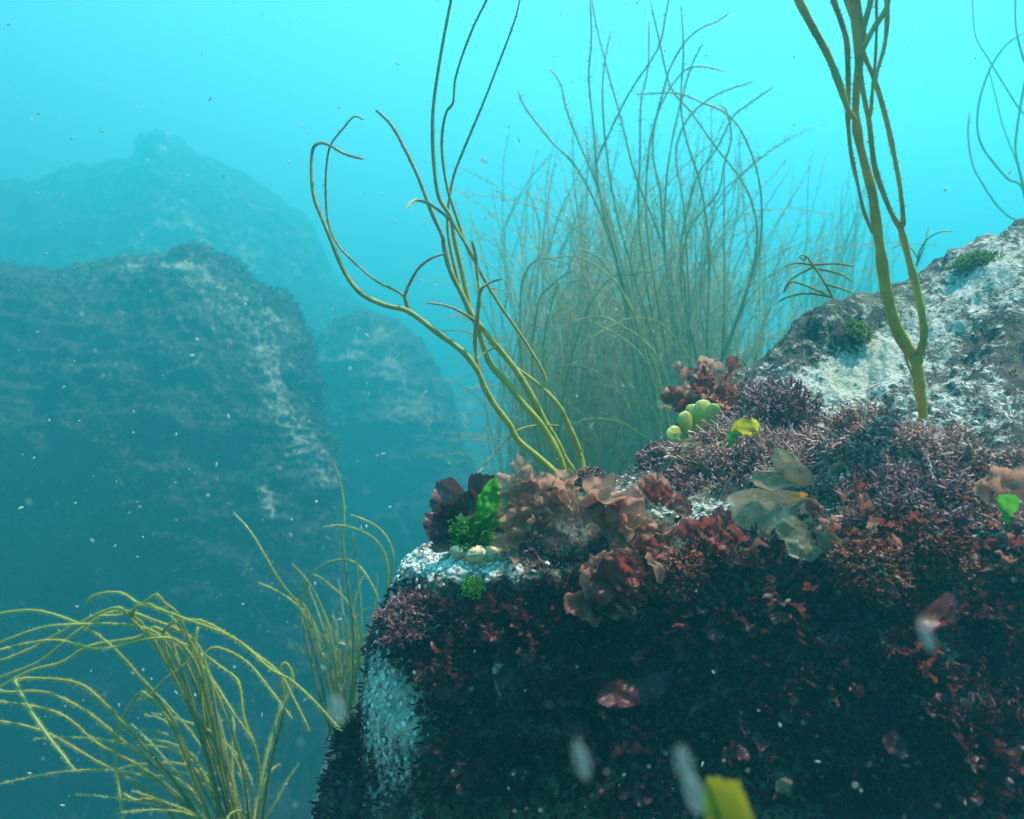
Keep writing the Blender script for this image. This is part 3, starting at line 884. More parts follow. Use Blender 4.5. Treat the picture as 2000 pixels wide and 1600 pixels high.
# --- the dense stand behind the rock
FW = 'thongweed plants in the dense stand behind the rock'
FWL = 'olive thongweed plant with many upright strands in the dense stand behind the rock'
tall = [
    [(1255, 920), (1240, 720), (1205, 520), (1180, 430), (1165, 330), (1160, 260), (1150, 150), (1155, 80), (1153, -10)],
    [(1310, 900), (1290, 760), (1230, 600), (1195, 470), (1170, 370), (1166, 318), (1190, 260), (1230, 180), (1285, 95), (1300, 30), (1310, -20)],
    [(1330, 900), (1310, 780), (1245, 560), (1205, 420), (1185, 300), (1177, 200), (1180, 130), (1193, 60)],
    [(1290, 900), (1260, 740), (1200, 500), (1160, 390), (1120, 320), (1080, 280), (1040, 230), (1020, 200), (1012, 178)],
    [(1300, 900), (1270, 740), (1210, 500), (1165, 360), (1125, 265), (1105, 210), (1095, 165), (1075, 135)],
    [(1320, 900), (1300, 780), (1255, 500), (1247, 400), (1250, 300), (1252, 200), (1266, 130), (1268, 40)],
    [(1340, 900), (1320, 790), (1270, 500), (1262, 380), (1270, 280), (1295, 180), (1310, 130), (1340, 80), (1370, 55), (1400, 42), (1425, 25)],
    [(1350, 900), (1330, 790), (1300, 500), (1300, 380), (1310, 290), (1330, 200), (1350, 130), (1372, 85)],
    [(1370, 880), (1350, 740), (1338, 560), (1330, 480), (1360, 350), (1400, 290), (1430, 230), (1460, 205), (1510, 170)],
    [(1390, 880), (1400, 740), (1440, 620), (1480, 500), (1488, 420), (1480, 340), (1450, 260), (1415, 220), (1370, 200), (1320, 182), (1240, 185)],
    [(1390, 880), (1400, 740), (1450, 600), (1478, 480), (1470, 400), (1440, 340), (1400, 290), (1350, 220), (1310, 170), (1290, 90), (1270, 0)],
    [(1380, 880), (1380, 700), (1385, 500), (1370, 370), (1340, 270), (1330, 200), (1335, 100), (1330, 10)],
    [(1370, 880), (1360, 700), (1330, 560), (1345, 450), (1400, 380), (1415, 320), (1428, 270), (1420, 220), (1405, 205)],
    [(1400, 880), (1420, 690), (1455, 580), (1480, 520), (1492, 460)],
    [(1360, 880), (1345, 700), (1310, 540), (1280, 440), (1240, 340), (1215, 240), (1190, 150), (1165, 50), (1155, -10)],
    [(1400, 880), (1410, 700), (1415, 560), (1414, 450), (1415, 330)],
    [(1350, 880), (1330, 700), (1300, 520), (1290, 380), (1275, 300), (1285, 220), (1325, 150), (1360, 130), (1420, 140)],
    [(1360, 880), (1350, 720), (1345, 560), (1335, 400), (1320, 300), (1345, 230), (1400, 185), (1470, 160)],
]
arcs = [
    [(1360, 830), (1349, 715), (1340, 691), (1310, 652), (1280, 628), (1235, 622), (1190, 640), (1142, 670), (1115, 700)],
    [(1330, 830), (1290, 710), (1250, 661), (1220, 640), (1175, 619), (1130, 625), (1100, 640)],
    [(1310, 850), (1298, 790), (1286, 754), (1265, 712), (1235, 676), (1190, 646), (1142, 630), (1105, 640)],
    [(1310, 850), (1292, 760), (1256, 655), (1235, 610), (1220, 580), (1202, 550), (1172, 526), (1145, 508), (1115, 500), (1070, 505)],
    [(1300, 850), (1240, 620), (1208, 562), (1187, 526), (1160, 496), (1127, 487)],
    [(1090, 850), (1110, 720), (1150, 600), (1196, 541), (1235, 536), (1259, 530), (1286, 540)],
    [(1060, 900), (1020, 720), (1016, 592), (1022, 544), (1040, 514), (1070, 505), (1118, 520)],
    [(1070, 900), (1040, 720), (1052, 592), (1076, 559), (1109, 532), (1127, 529)],
    [(1080, 900), (1060, 700), (1085, 568), (1112, 550), (1142, 547)],
    [(1300, 900), (1264, 859), (1233, 837), (1202, 822), (1149, 819), (1117, 831), (1095, 838)],
    [(1195, 890), (1202, 859), (1208, 831), (1221, 787), (1230, 750), (1239, 741), (1246, 742)],
    [(1120, 860), (1100, 745), (1085, 720), (1120, 714), (1160, 725), (1190, 745)],
]
r = np.random.default_rng(11)
plants_f = [(px, d * 1.6) for px, d in [(1255, 1.75), (1320, 1.85), (1380, 1.8), (1180, 1.95), (1100, 1.9), (1050, 2.1), (1430, 2.0), (1290, 2.2), (1360, 2.3), (1150, 2.35), (1230, 2.5), (1460, 2.4), (1080, 2.5), (1020, 2.3), (1300, 1.95), (1270, 2.1), (1210, 2.15), (1340, 2.1)]]
for i, (px, d) in enumerate(plants_f):
    b = at(px, 985, d)
    b[2] = min(float(ground_z(np.array([b[0]]), np.array([b[1]]))[0]), 1.35)
    top = at(px, r.uniform(330, 470) if d > 3.05 else r.uniform(300, 400), d)[2]
    tr = []
    if i == 0:
        tr = [(p, d + .0, d - .05 + .02 * j, .0044, .0030) for j, p in enumerate(tall[:7])] + [(p, d - .2, d - .25, .0040, .0027) for p in arcs[1:5]]
    if i == 1:
        tr = [(p, d - .05, d - .1 + .02 * j, .0044, .0030) for j, p in enumerate(tall[7:9] + tall[14:15] + tall[16:])] + [(p, d - .25, d - .3, .0040, .0027) for p in arcs[:1] + arcs[9:10]]
    if i == 2:
        tr = [(p, d, d - .1 + .02 * j, .0044, .0030) for j, p in enumerate(tall[9:14] + tall[15:16])]
    if i == 4:
        tr = [(p, d - .2, d - .25, .0042, .0029) for p in arcs[5:9] + arcs[10:]]
    clump('thongweed', b, 44, (top - b[2]) * 1.18, 0.24 * d / 2, (r.uniform(-.05, .10), 0, 0), M['thong_dim'] if i % 3 else M['thong_pale'], .0025, 200 + i, {0: 'tallest olive thongweed whose thin strands rise above the left half of the stand', 1: 'tall olive thongweed in the stand with strand tips bending far right', 2: 'olive thongweed with long strands arching over the right side of the stand', 4: 'olive thongweed with low curling strands at the left side of the stand'}.get(i, FWL), group=FW, arch=.42, swirl=.075, S=5, traced=tr, hairs=170, hlen=.028)

# hazy plants further back on both sides of the stand
for i, (px, d, lab) in enumerate([(1600, 6.0, 'hazy feathery thongweed clump seen behind the tall amber plant'), (1550, 5.6, 'faint thongweed clump between the dense stand and the tall amber plant'), (1660, 6.6, 'faintest thongweed clump just left of the tall amber stalks')]):
    b = at(px, 960, d)
    b[2] = min(b[2], 1.45)
    top = at(px, (300, 420, 360)[i], d)[2]
    clump('thongweed', b, 56, (top - b[2]) * 1.05, .42, (.10, 0, 0), M['thong_dim'], .0050, 300 + i, lab, arch=.15, hairs=90, hlen=.06)
for i, (px, d) in enumerate([(1110, 4.7), (1180, 5.0), (1290, 4.7), (1400, 5.0), (1140, 4.4), (1240, 4.5), (1350, 4.4)]):
    b = at(px, 990, d)
    b[2] = 1.0
    top = at(px, (340, 300, 350, 430, 380, 360, 400)[i], d)[2]
    clump('thongweed', b, 56, (top - b[2]) * 1.0, .48, (0, 0, 0), M['thong_dim'], .0050, 320 + i, 'hazy thongweed plant at the back of the dense stand', group='hazy thongweed plants at the back of the stand', arch=.15, hairs=90, hlen=.06)

# right edge
redge = [([(2030, 520), (2000, 375), (1969, 350), (1944, 322), (1919, 287), (1909, 250), (1912, 203), (1925, 156), (1944, 116), (1969, 84), (2005, 62)], 2.0, 1.95, .0032, .0024),
         ([(2060, 330), (1984, 203), (1953, 153), (1931, 116), (1906, 72), (1900, 16), (1898, -30)], 2.3, 2.35, .0030, .0022),
         ([(2040, 460), (1997, 434), (1969, 422), (1944, 397), (1919, 359), (1900, 322), (1891, 266), (1894, 219)], 2.1, 2.2, .0032, .0026),
         ([(2040, 250), (1997, 109), (1984, 47), (1984, -20)], 2.1, 2.1, .0034, .0030),
         ([(2020, 480), (1997, 359), (1984, 297), (1987, 250), (1997, 187), (2010, 120)], 1.95, 1.95, .0036, .0030),
         ([(2020, 440), (1990, 330), (1960, 250), (1945, 190), (1930, 130)], 2.6, 2.6, .0030, .0020)]
redge = [([(2075, 930), (2060, 650)] + p, a * 1.75, c * 1.75, e * 1.6, f * 1.6) for p, a, c, e, f in redge]
b = at(2075, 950, 3.6)
b[2] = 1.0
clump('thongweed', b, 8, 1.1, .3, (0, 0, 0), M['thong_dim'], .005, 340, 'hazy looping thongweed at the right edge above the pale rock slope', arch=.3, traced=redge, K=14)

# --- lower left: drooping fuzzy clump
bl = at(480, 1720, 1.75)
DL = 1.7
left_tr = [
    [(480, 1700), (430, 1500), (350, 1330), (290, 1225), (262, 1190), (280, 1184), (372, 1215), (464, 1250), (525, 1307), (569, 1333), (634, 1386), (682, 1460), (700, 1530), (717, 1582)],
    [(470, 1700), (420, 1500), (350, 1330), (330, 1230), (394, 1219), (481, 1263), (547, 1320), (575, 1370), (599, 1425)],
    [(480, 1700), (440, 1520), (400, 1380), (385, 1300), (392, 1280), (396, 1320), (402, 1400), (410, 1480), (420, 1560), (430, 1610)],
    [(460, 1700), (400, 1480), (350, 1320), (335, 1235), (350, 1232), (385, 1285), (420, 1340), (455, 1390), (487, 1450)],
    [(500, 1700), (530, 1520), (555, 1380), (545, 1310), (562, 1296), (573, 1330), (545, 1400), (520, 1480), (500, 1560), (488, 1610)],
    [(450, 1700), (390, 1520), (330, 1420), (290, 1360), (268, 1357), (235, 1400), (222, 1460), (225, 1540), (237, 1610)],
    [(430, 1700), (350, 1540), (260, 1440), (200, 1365), (140, 1335), (80, 1330), (40, 1325), (30, 1340), (60, 1390), (90, 1440), (148, 1505)],
    [(440, 1700), (400, 1620), (340, 1550), (270, 1490), (200, 1450), (130, 1400), (60, 1375), (-20, 1368)],
    [(440, 1700), (380, 1500), (335, 1400), (306, 1364), (262, 1307), (223, 1263), (175, 1224), (120, 1200), (60, 1196), (-20, 1206)],
    [(450, 1700), (400, 1480), (360, 1330), (320, 1240), (250, 1218), (160, 1215), (80, 1230), (-20, 1264)],
    [(460, 1700), (400, 1450), (330, 1290), (262, 1205), (220, 1195), (160, 1215), (110, 1240), (60, 1275), (-20, 1300)],
    [(470, 1700), (420, 1480), (370, 1300), (310, 1230), (260, 1245), (180, 1265), (120, 1285), (60, 1310), (-20, 1352)],
    [(470, 1700), (430, 1500), (385, 1300), (340, 1215), (300, 1180), (265, 1175), (230, 1155), (190, 1158), (165, 1178)],
    [(470, 1700), (430, 1480), (385, 1300), (350, 1200), (330, 1178), (300, 1165), (270, 1180), (240, 1200), (180, 1205)],
    [(460, 1700), (420, 1480), (390, 1300), (386, 1230), (376, 1285), (330, 1330), (290, 1360), (270, 1362)],
    [(480, 1700), (440, 1500), (410, 1330), (380, 1250), (300, 1212), (230, 1200), (150, 1240), (80, 1290), (-20, 1318)],
    [(480, 1700), (440, 1520), (400, 1350), (350, 1260), (290, 1250), (200, 1262), (120, 1250), (40, 1258), (-20, 1275)],
    [(430, 1700), (370, 1600), (300, 1560), (265, 1562), (240, 1545)],
    [(440, 1700), (360, 1560), (290, 1490), (230, 1440), (170, 1385), (90, 1350), (20, 1345), (-10, 1348)],
    [(490, 1700), (470, 1500), (430, 1380), (400, 1300), (420, 1262), (480, 1290), (530, 1350), (575, 1400)],
    [(500, 1700), (500, 1500), (480, 1400), (460, 1330), (430, 1300), (370, 1260), (290, 1230)],
    [(420, 1700), (300, 1560), (180, 1480), (80, 1430), (-20, 1400)],
]
rr_ = np.random.default_rng(3)
tr = []
for p in left_tr:
    jit = [(x + rr_.normal(0, 4), y + rr_.normal(0, 4)) for x, y in p]
    o = rr_.uniform(-.14, .14)
    tr.append((jit, DL + .04, DL + o, 0.0037 * rr_.uniform(.7, 1.15), .0028))
clump('thongweed', bl, 30, .50, .26, (-.45, 0, 0), M['thong_fuzzy'], .0027, 400, 'drooping yellow green fuzzy thongweed clump in the lower left corner', arch=.85, S=6, hairs=2200, hlen=.007, traced=tr, K=18)

# --- thin clump between it and the rock
mid_tr = [
    [(655, 1450), (640, 1330), (620, 1250), (590, 1190), (550, 1140), (520, 1090), (490, 1040), (455, 1000)],
    [(650, 1450), (625, 1320), (610, 1260), (590, 1195), (550, 1160), (505, 1138)],
    [(655, 1450), (630, 1380), (600, 1260), (588, 1190), (600, 1140), (630, 1105), (670, 1093), (700, 1105), (725, 1140), (742, 1178)],
    [(690, 1450), (715, 1350), (740, 1250), (757, 1140), (750, 1080), (720, 1045), (670, 1027), (630, 1030)],
    [(690, 1450), (720, 1340), (745, 1240), (762, 1140), (768, 1090), (755, 1050), (730, 1025), (685, 1005)],
    [(680, 1450), (690, 1250), (670, 1070), (672, 1020), (668, 960), (650, 895)],
    [(670, 1450), (690, 1330), (700, 1250), (680, 1180), (640, 1140), (610, 1120)],
    [(660, 1450), (640, 1330), (615, 1230), (600, 1170), (575, 1110)],
    [(665, 1450), (655, 1300), (640, 1220), (610, 1150), (570, 1100)],
    [(670, 1450), (700, 1300), (705, 1200), (695, 1100), (690, 1040)],
]
tr = [(p, 2.35, 2.25, .0042, .0030) for p in mid_tr]
bm_ = at(668, 1450, 2.35)
clump('thongweed', bm_, 44, .54, .13, (-.05, 0, 0), M['thong_fuzzy'], .0030, 410, 'slender yellow green thongweed rising between the rock and the dark boulder', arch=.25, S=5, hairs=900, hlen=.007, traced=tr)

def knob(top, rx, label, seed):
    th, ph = np.meshgrid(np.linspace(0, math.pi, 50), np.linspace(0, 2 * math.pi, 70), indexing='ij')
    S3 = np.stack([np.sin(th) * np.cos(ph), np.sin(th) * np.sin(ph), np.cos(th)], -1).reshape(-1, 3)
    h = top[2] + 2.5
    V = np.array([top[0], top[1], top[2] - h * .5]) + S3 * np.array([rx, rx, h * .5]) * (1 + .16 * fbm(S3 * 2 + seed, 4))[:, None]
    V[:, 2] += top[2] - V[:, 2].max()
    o = obj('rock_knob', mk_mesh('rock_knob', V, grid_faces(50, 70), True, {'crust': np.full(len(V), .05)}), M['boulder'])
    tag(o, label, 'rock')


knob(bl + np.array([0, 0, .03]), .40, 'rock knob under the drooping thongweed clump at lower left', 4)
knob(bm_ + np.array([.03, .05, .02]), .15, 'narrow rock knob under the slender thongweed beside the big rock', 8)

# --- little yellow weeds along the ridge of the rock
def sprig(base_px, d, lines, w, mat, label, seed, name='branch'):
    b = at(base_px[0], base_px[1], d)
    root = thing('seaweed_sprig', b, label, 'seaweed')
    for i, p in enumerate(lines):
        P = strand_path(p, d, d + (-.05, .04, .0, .06)[i % 4], seed + i, 6, .01)
        strand(root, P, w, w * .7, mat, 'stalk' if i == 0 else 'branch', 5, seed + i)
    return root


sprig((1650, 632), 1.62, [
    [(1652, 640), (1644, 617), (1625, 579), (1606, 545), (1587, 517), (1575, 501), (1563, 498)],
    [(1588, 518), (1556, 514), (1531, 521)], [(1590, 520), (1550, 542), (1538, 556), (1530, 573)], [(1590, 517), (1634, 515), (1660, 519), (1672, 516)],
    [(1598, 525), (1640, 535), (1668, 552)], [(1625, 580), (1584, 562), (1547, 551), (1530, 573)], [(1625, 580), (1578, 573), (1540, 580), (1519, 590)],
    [(1630, 588), (1662, 592), (1690, 612)], [(1612, 555), (1660, 570), (1685, 590)], [(1575, 501), (1570, 508), (1560, 500)]], .0030, M['yellow_weed'],
    'branching yellow seaweed sprig behind the rock outcrop', 500)
sprig((1568, 690), 1.52, [
    [(1575, 690), (1562, 676), (1548, 662), (1530, 655)], [(1565, 678), (1540, 668), (1516, 670)], [(1565, 676), (1535, 692), (1522, 706), (1518, 722)], [(1592, 645), (1583, 628), (1584, 610), (1596, 606), (1604, 618)], [(1566, 680), (1545, 655), (1532, 646)]],
    .0026, M['yellow_weed'], 'small curled yellow sprig on the left end of the rock outcrop', 520)
sprig((1480, 745), 1.45, [[(1460, 760), (1470, 720), (1480, 688)], [(1465, 755), (1500, 715), (1518, 702)], [(1470, 750), (1500, 728), (1530, 724)], [(1465, 752), (1440, 720), (1430, 706)], [(1470, 750), (1455, 712), (1440, 700), (1425, 702)], [(1470, 748), (1490, 735), (1512, 736)], [(1480, 745), (1505, 718), (1522, 716)], [(1475, 745), (1490, 705), (1505, 690)]],
      .0018, M['yellow_weed'], 'tuft of fine yellow green blades beside the red bush', 540)
sprig((1797, 500), 1.8, [[(1790, 520), (1797, 489), (1812, 467), (1837, 453), (1862, 452)], [(1795, 510), (1780, 485), (1760, 478), (1740, 486)], [(1792, 515), (1805, 480), (1815, 440)]], .0022, M['thong_pale'], 'thin pale arching sprig where the rock slope meets open water', 560)

# ------------------------------------------------------------------ membranous blades
def basis(up, facing):
    u = np.array(up, float); u /= np.linalg.norm(u)
    f = np.array(facing, float); f -= u * (f @ u); f /= np.linalg.norm(f) + 1e-9
    return np.cross(u, f), u, f


def blade_mesh(size, half_ang, lobes, depth, ruffle, waves, curl, seed, nr=16, nt=54, rag=0.05, strap=False):
    """a membrane: a fan with rounded lobes, or (strap) a band with a rounded end"""
    r = np.random.default_rng(seed)
    th = np.linspace(-1, 1, nt)
    k = r.uniform(0, 6.28, 6)
    T = th * half_ang
    Tw = T + .14 * np.sin(3 * T + k[0])
    Rb = 1 - depth + depth * np.abs(np.cos(lobes * Tw * .5 + k[1])) ** .55 + .07 * np.sin(2.3 * T + k[2])
    Rb = Rb + rag * .45 * np.interp(np.linspace(0, 30, nt), np.arange(31), r.normal(size=31))
    Rb *= (1 - np.abs(th) ** (6 if strap else 5) * (.30 if strap else .38))
    s = np.linspace(0, 1, nr) ** .85
    S_, L_ = np.meshgrid(s, th, indexing='ij')
    RR = S_ * Rb[None]
    if strap:
        wd = half_ang * (1 - (1 - S_) ** 3.5) * (1 + .14 * np.sin(5 * S_ + k[3])) * (1 - .12 * S_ ** 6)
        x, y = L_ * wd + .10 * np.sin(2.2 * S_ + k[4]) * S_, RR
    else:
        x, y = RR * np.sin(L_ * half_ang) * (.30 + .70 * S_), RR * np.cos(L_ * half_ang)
    B = np.stack([x.ravel(), y.ravel(), 0 * x.ravel()], -1)
    z = (ruffle * 1.7 * (vnoise(B * 2.8 + seed * 1.37) + .45 * vnoise(B * 6.5 + seed * 2.1))).reshape(x.shape) * np.minimum(1, S_ * 1.6)
    z = z + ruffle * .55 * S_ ** 5 * np.sin(waves * 2.2 * L_ * max(half_ang, .5) + k[5] + 2 * S_) + curl * S_ ** 2
    V = np.stack([x, y, z], -1).reshape(-1, 3) * size
    return V, grid_faces(nr, nt), S_.ravel()


def blade(root, base, up, facing, size, mat, seed, half=1.0, lobes=5, depth=.25, ruffle=.10, waves=6, curl=.1, name='blade', nr=20, nt=60, rag=.05, strap=False):
    V, F, al = blade_mesh(size, half, lobes, depth, ruffle, waves, curl, seed, nr, nt, rag, strap)
    bx, by, bz = basis(up, facing)
    W = np.array(base) + V[:, :1] * bx + V[:, 1:2] * by + V[:, 2:] * bz
    return part(name, W, F, mat, root, True, {'along': al})


TOCAM = np.array([0, -1.0, 0.15])


def px_up(dx, dy_, toward=0.0):
    """direction given as it looks in the frame (right, up), plus a share towards the lens"""
    return np.array([dx, 0, dy_]) * 1.0 + np.array([0, -_cp, -_sp]) * toward


def frond(px, py, label, specs, mat, name='seaweed_frond', cat='seaweed', off=0.004, seed=0, dd=0.0, group=None, strap=False):
    """specs: (dx, dy, towards lens, size in frame px, half angle, lobes, lobe depth, ruffle, waves, curl, base shift x, y)"""
    p, n, d = on_rock(px, py)
    p = p + n * off
    root = thing(name, p, label, cat, group)
    for i, q in enumerate(specs):
        dx, dy_, tw, sz, half, lobes, depth, ruf, wav, curl, bx, by = q[:12]
        m = q[12] if len(q) > 12 else mat
        pb = p + np.array([bx, 0, -by]) * d / FPX + np.array([0, -1, 0]) * (dd + .006 * (i % 3))
        blade(root, pb, px_up(dx, dy_, tw), TOCAM + np.array([.35 * math.sin(i * 2.1 + seed), 0, .3 * math.cos(i * 1.7 + seed)]), sz * d / FPX, m, seed * 40 + i, half, lobes, depth, ruf, wav, curl, strap=strap)
    return root


r = np.random.default_rng(77)
pb_specs = []
for k in range(52):
    bx, by = r.uniform(-65, 115), r.uniform(-40, 95)
    by += .32 * bx                                     # the bunch slopes down to the right
    a = math.atan2(-(by - 5), bx - 5) + r.normal(0, .55)
    red = bx > 35 and by > 15 and r.random() < .75
    pb_specs.append((math.cos(a), math.sin(a) + .12, r.uniform(.25, .9), r.uniform(55, 105), r.uniform(.6, 1.1), r.uniform(6, 10), r.uniform(.20, .38), r.uniform(.15, .24), 9, r.uniform(-.1, .3), bx, by, M['redbrown'] if red else M['pinkbrown']))
frond(1100, 1030, 'large ruffled pinkish brown membranous seaweed hanging over the front edge of the rock', pb_specs, M['pinkbrown'], seed=1, dd=.05)
r = np.random.default_rng(78)
rb_specs = []
for k in range(22):
    bx, by = r.uniform(-70, 80), r.uniform(-35, 45)
    a = -math.pi / 2 + .55 + r.normal(0, .75)
    rb_specs.append((math.cos(a), math.sin(a), r.uniform(.3, .8), r.uniform(55, 95), r.uniform(.5, .9), r.uniform(6, 10), r.uniform(.2, .40), r.uniform(.15, .24), 9, r.uniform(-.1, .3), bx, by, (M['redbrown'], M['pinkbrown'], M['red'])[k % 3]))
frond(1180, 1085, 'reddish brown ragged seaweed hanging below the pinkish brown seaweed on the rock face', rb_specs, M['redbrown'], seed=31, dd=.03)
frond(935, 1052, 'dark maroon seaweed blades left of the bright green seaweed', [
    (-.9, .75, .1, 110, .50, 3, .2, .08, 5, .1, 0, -20, M['maroon']), (-.5, .8, .2, 110, .7, 4, .25, .08, 5, .1, 0, 0), (-1, .2, .2, 105, .55, 4, .25, .08, 5, .1, 0, 5), (.1, 1, .1, 120, .45, 3, .2, .08, 5, .1, 5, -10),
    (-.7, .45, .2, 100, .8, 5, .3, .1, 6, .1, -5, 0), (.7, .8, .2, 80, .6, 4, .3, .1, 6, .1, 15, 0)], M['darkred'], seed=2)
frond(940, 1050, 'bright green sea lettuce blade among dark maroon blades', [
    (.30, 1, .2, 108, .20, 4, .22, .13, 6, .1, 4, 0), (.55, .85, .1, 96, .17, 4, .25, .13, 6, .1, 8, 0), (.05, .9, .3, 84, .16, 4, .25, .13, 6, .1, -2, 0)], M['green'], seed=3, dd=.03, strap=True)
# thick rounded lobes
p, nn, d = on_rock(1350, 868)
p = p + np.array([0, -.02, .006])
LO = thing('lobed_seaweed', p, 'cluster of upright pale yellow green rounded lobes on top of the rock', 'seaweed')
for (bx, by, tx, ty, wd, zz, i) in [(0, 18, -52, -18, 20, 0, 0), (2, 18, -30, -50, 19, -.003, 1), (5, 20, -4, -68, 20, .000, 2), (9, 20, 20, -76, 21, -.003, 3), (13, 20, 40, -68, 18, .002, 4), (18, 18, 52, -52, 7, -.002, 5), (0, 20, -34, -8, 13, -.006, 6)]:
    k = d / FPX
    a_, b_ = p + np.array([bx * k, zz, -by * k]), p + np.array([tx * k, zz - .004, -ty * k])
    ln = np.linalg.norm(b_ - a_)
    X_, U_, F_ = basis(b_ - a_, TOCAM + np.array([.25 * math.sin(i * 2.2), 0, .2]))
    th, ph = np.meshgrid(np.linspace(0, math.pi, 22), np.linspace(0, 2 * math.pi, 30), indexing='ij')
    v = (1 - np.cos(th)) / 2
    prof = np.sin(th) ** .75 * (.35 + .65 * v ** .8) * wd * 1.15 * k
    wob = 1 + .10 * np.sin(3 * ph + i) * v
    V = (a_ + (prof * np.cos(ph) * wob)[..., None] * X_ + (prof * .30 * np.sin(ph))[..., None] * F_ + (v * ln)[..., None] * U_ + (.12 * ln * v ** 2 * math.sin(i * 1.9))[..., None] * F_).reshape(-1, 3)
    V += .0006 * np.stack([vnoise(V * 220), vnoise(V * 220 + 9), vnoise(V * 220 + 18)], -1)
    part('lobe', V, grid_faces(22, 30), M['lobes'], LO, True, {'along': v.ravel() ** 3})
frond(1440, 890, 'single bright yellow green blade right of the pale lobes', [(.02, 1, .3, 64, .50, 2, .08, .06, 3, .15, 0, 0), (-.55, .7, .2, 46, .4, 2, .1, .05, 3, .1, -10, 0, M['green'])], M['yellow'], seed=5, strap=True, dd=.035)
frond(1566, 975, 'wide olive translucent blade lying over the rock edge with an orange tip', [
    (-1, -.02, .25, 165, .25, 1, .03, .03, 3, .02, 0, 6), (-1, .10, .2, 150, .12, 1, .03, .05, 3, .10, 4, -26), (-.75, .62, .1, 92, .26, 2, .08, .05, 3, .05, -6, -22), (-1, .04, .5, 58, .10, 1, .05, .02, 2, .05, -5, -4, M['orange'])], M['olive'], seed=6, dd=.03, strap=True)
frond(1560, 1030, 'olive brown lobed blade drooping below the wide olive blade', [
    (-.95, -.15, .3, 85, .34, 2, .12, .08, 4, .1, 0, 0), (-.2, -.9, .3, 62, .5, 3, .12, .08, 4, .1, -20, 0), (.75, -.7, .2, 80, .22, 2, .1, .06, 4, .1, 5, 5)], M['olive'], seed=7, dd=.03, strap=True)
frond(1590, 965, 'small olive translucent blade arching beside the coralline mound', [(.6, .7, .3, 72, .55, 3, .15, .06, 4, .1, 0, 0), (1, .2, .2, 72, .4, 3, .15, .06, 4, .1, 0, 0)], M['olive'], seed=8, dd=.02)
frond(1350, 925, 'pale brown translucent blade below the yellow green lobes', [(-.2, 1, .3, 62, .55, 3, .15, .06, 4, .1, 0, 0), (.7, .7, .3, 58, .55, 3, .15, .06, 4, .1, 0, 0)], M['olive'], seed=9)
frond(1950, 1000, 'pinkish translucent blade at the right edge above bright green blade', [(-.6, .8, .3, 105, .6, 4, .2, .08, 5, .1, 0, 0, M['pinkbrown']), (.3, .9, .2, 95, .7, 4, .2, .08, 5, .1, 0, 0, M['pinkbrown']), (.8, .4, .2, 90, .6, 4, .2, .08, 5, .1, 5, 0, M['pinkbrown'])], M['pinkbrown'], seed=10, dd=.01)
frond(1925, 1036, 'small bright green blade at the right edge of the rock', [(-.15, 1, .3, 68, .34, 2, .15, .06, 4, .1, 0, 0), (-.6, .8, .3, 45, .4, 2, .15, .06, 4, .1, 0, 0)], M['green'], seed=11, dd=.035)
frond(1870, 1150, 'long dull red blade lying on the shaded face under the red tufts', [(-.85, -.5, .3, 140, .18, 2, .1, .06, 3, .05, 0, 0)], M['red'], seed=12, dd=.01, strap=True)
frond(1320, 1310, 'dim reddish blade hanging low on the shaded rock face', [(-.95, -.3, .3, 160, .17, 3, .1, .08, 4, .05, 0, 0)], M['maroon'], seed=13, dd=.0, strap=True)
frond(1745, 1405, 'small crimson blade near the bottom of the shaded rock face', [(-.3, -.9, .3, 58, .7, 2, .1, .06, 3, .05, -10, 0)], M['maroon'], seed=14, dd=.01)
frond(1285, 1000, 'small dark red lobed frond at the rock edge beside a pale crust patch', [(-.3, .9, .3, 62, .6, 4, .3, .1, 5, .1, 0, 0), (.2, .9, .3, 50, .4, 3, .3, .1, 5, .1, 5, 0), (.6, .2, .3, 60, .6, 4, .3, .1, 5, .1, 5, 0)], M['red'], seed=15)
frond(1360, 1060, 'red frond with ragged lobes below the pale crust patch', [(-.2, .7, .5, 75, .8, 5, .35, .12, 6, .1, 0, 0), (.5, .3, .5, 75, .8, 5, .35, .12, 6, .1, 0, 0), (-.2, -.7, .5, 85, .8, 5, .35, .12, 6, .1, 0, 10)], M['red'], seed=16)
frond(1250, 1090, 'crimson ragged fronds under the right side of the pinkish brown seaweed', [(-.2, -.9, .4, 80, .8, 5, .35, .12, 6, .1, 0, 0), (.6, -.5, .4, 85, .8, 5, .35, .12, 6, .1, 0, 0), (.2, .7, .4, 65, .8, 5, .35, .12, 6, .1, 0, 0)], M['red'], seed=17)

# yellow blade close to the lens at the bottom edge
yb = at(1448, 1720, .30)
yroot = thing('seaweed_frond', yb, 'yellow blade sticking up close to the lens at the bottom edge', 'seaweed')
blade(yroot, yb, px_up(-.05, 1, .1), TOCAM + np.array([-.5, 0, 0]), 196 * .30 / FPX, M['mustard'], 77, .25, 1, .04, .05, 3, .12, strap=True)
q0 = on_rock(1420, 1700)[0]
strand(yroot, catmull(np.array([q0 + np.array([0, .02, 0]), q0 * .6 + yb * .4 + np.array([0, 0, -.03]), yb * .85 + q0 * .15 + np.array([0, 0, -.012]), yb + np.array([0, 0, .004])]), 6), .0022, .0018, M['yellow_weed'], 'stem', 6, 900)
ob = on_rock(1535, 1555)[0]
oroot = thing('seaweed_frond', ob, 'tiny olive blade just right of the yellow blade', 'seaweed')
blade(oroot, ob, px_up(-.3, 1, .4), TOCAM, 45 * .67 / FPX, M['olive'], 78, .6, 2, .1, .06, 3, .1)

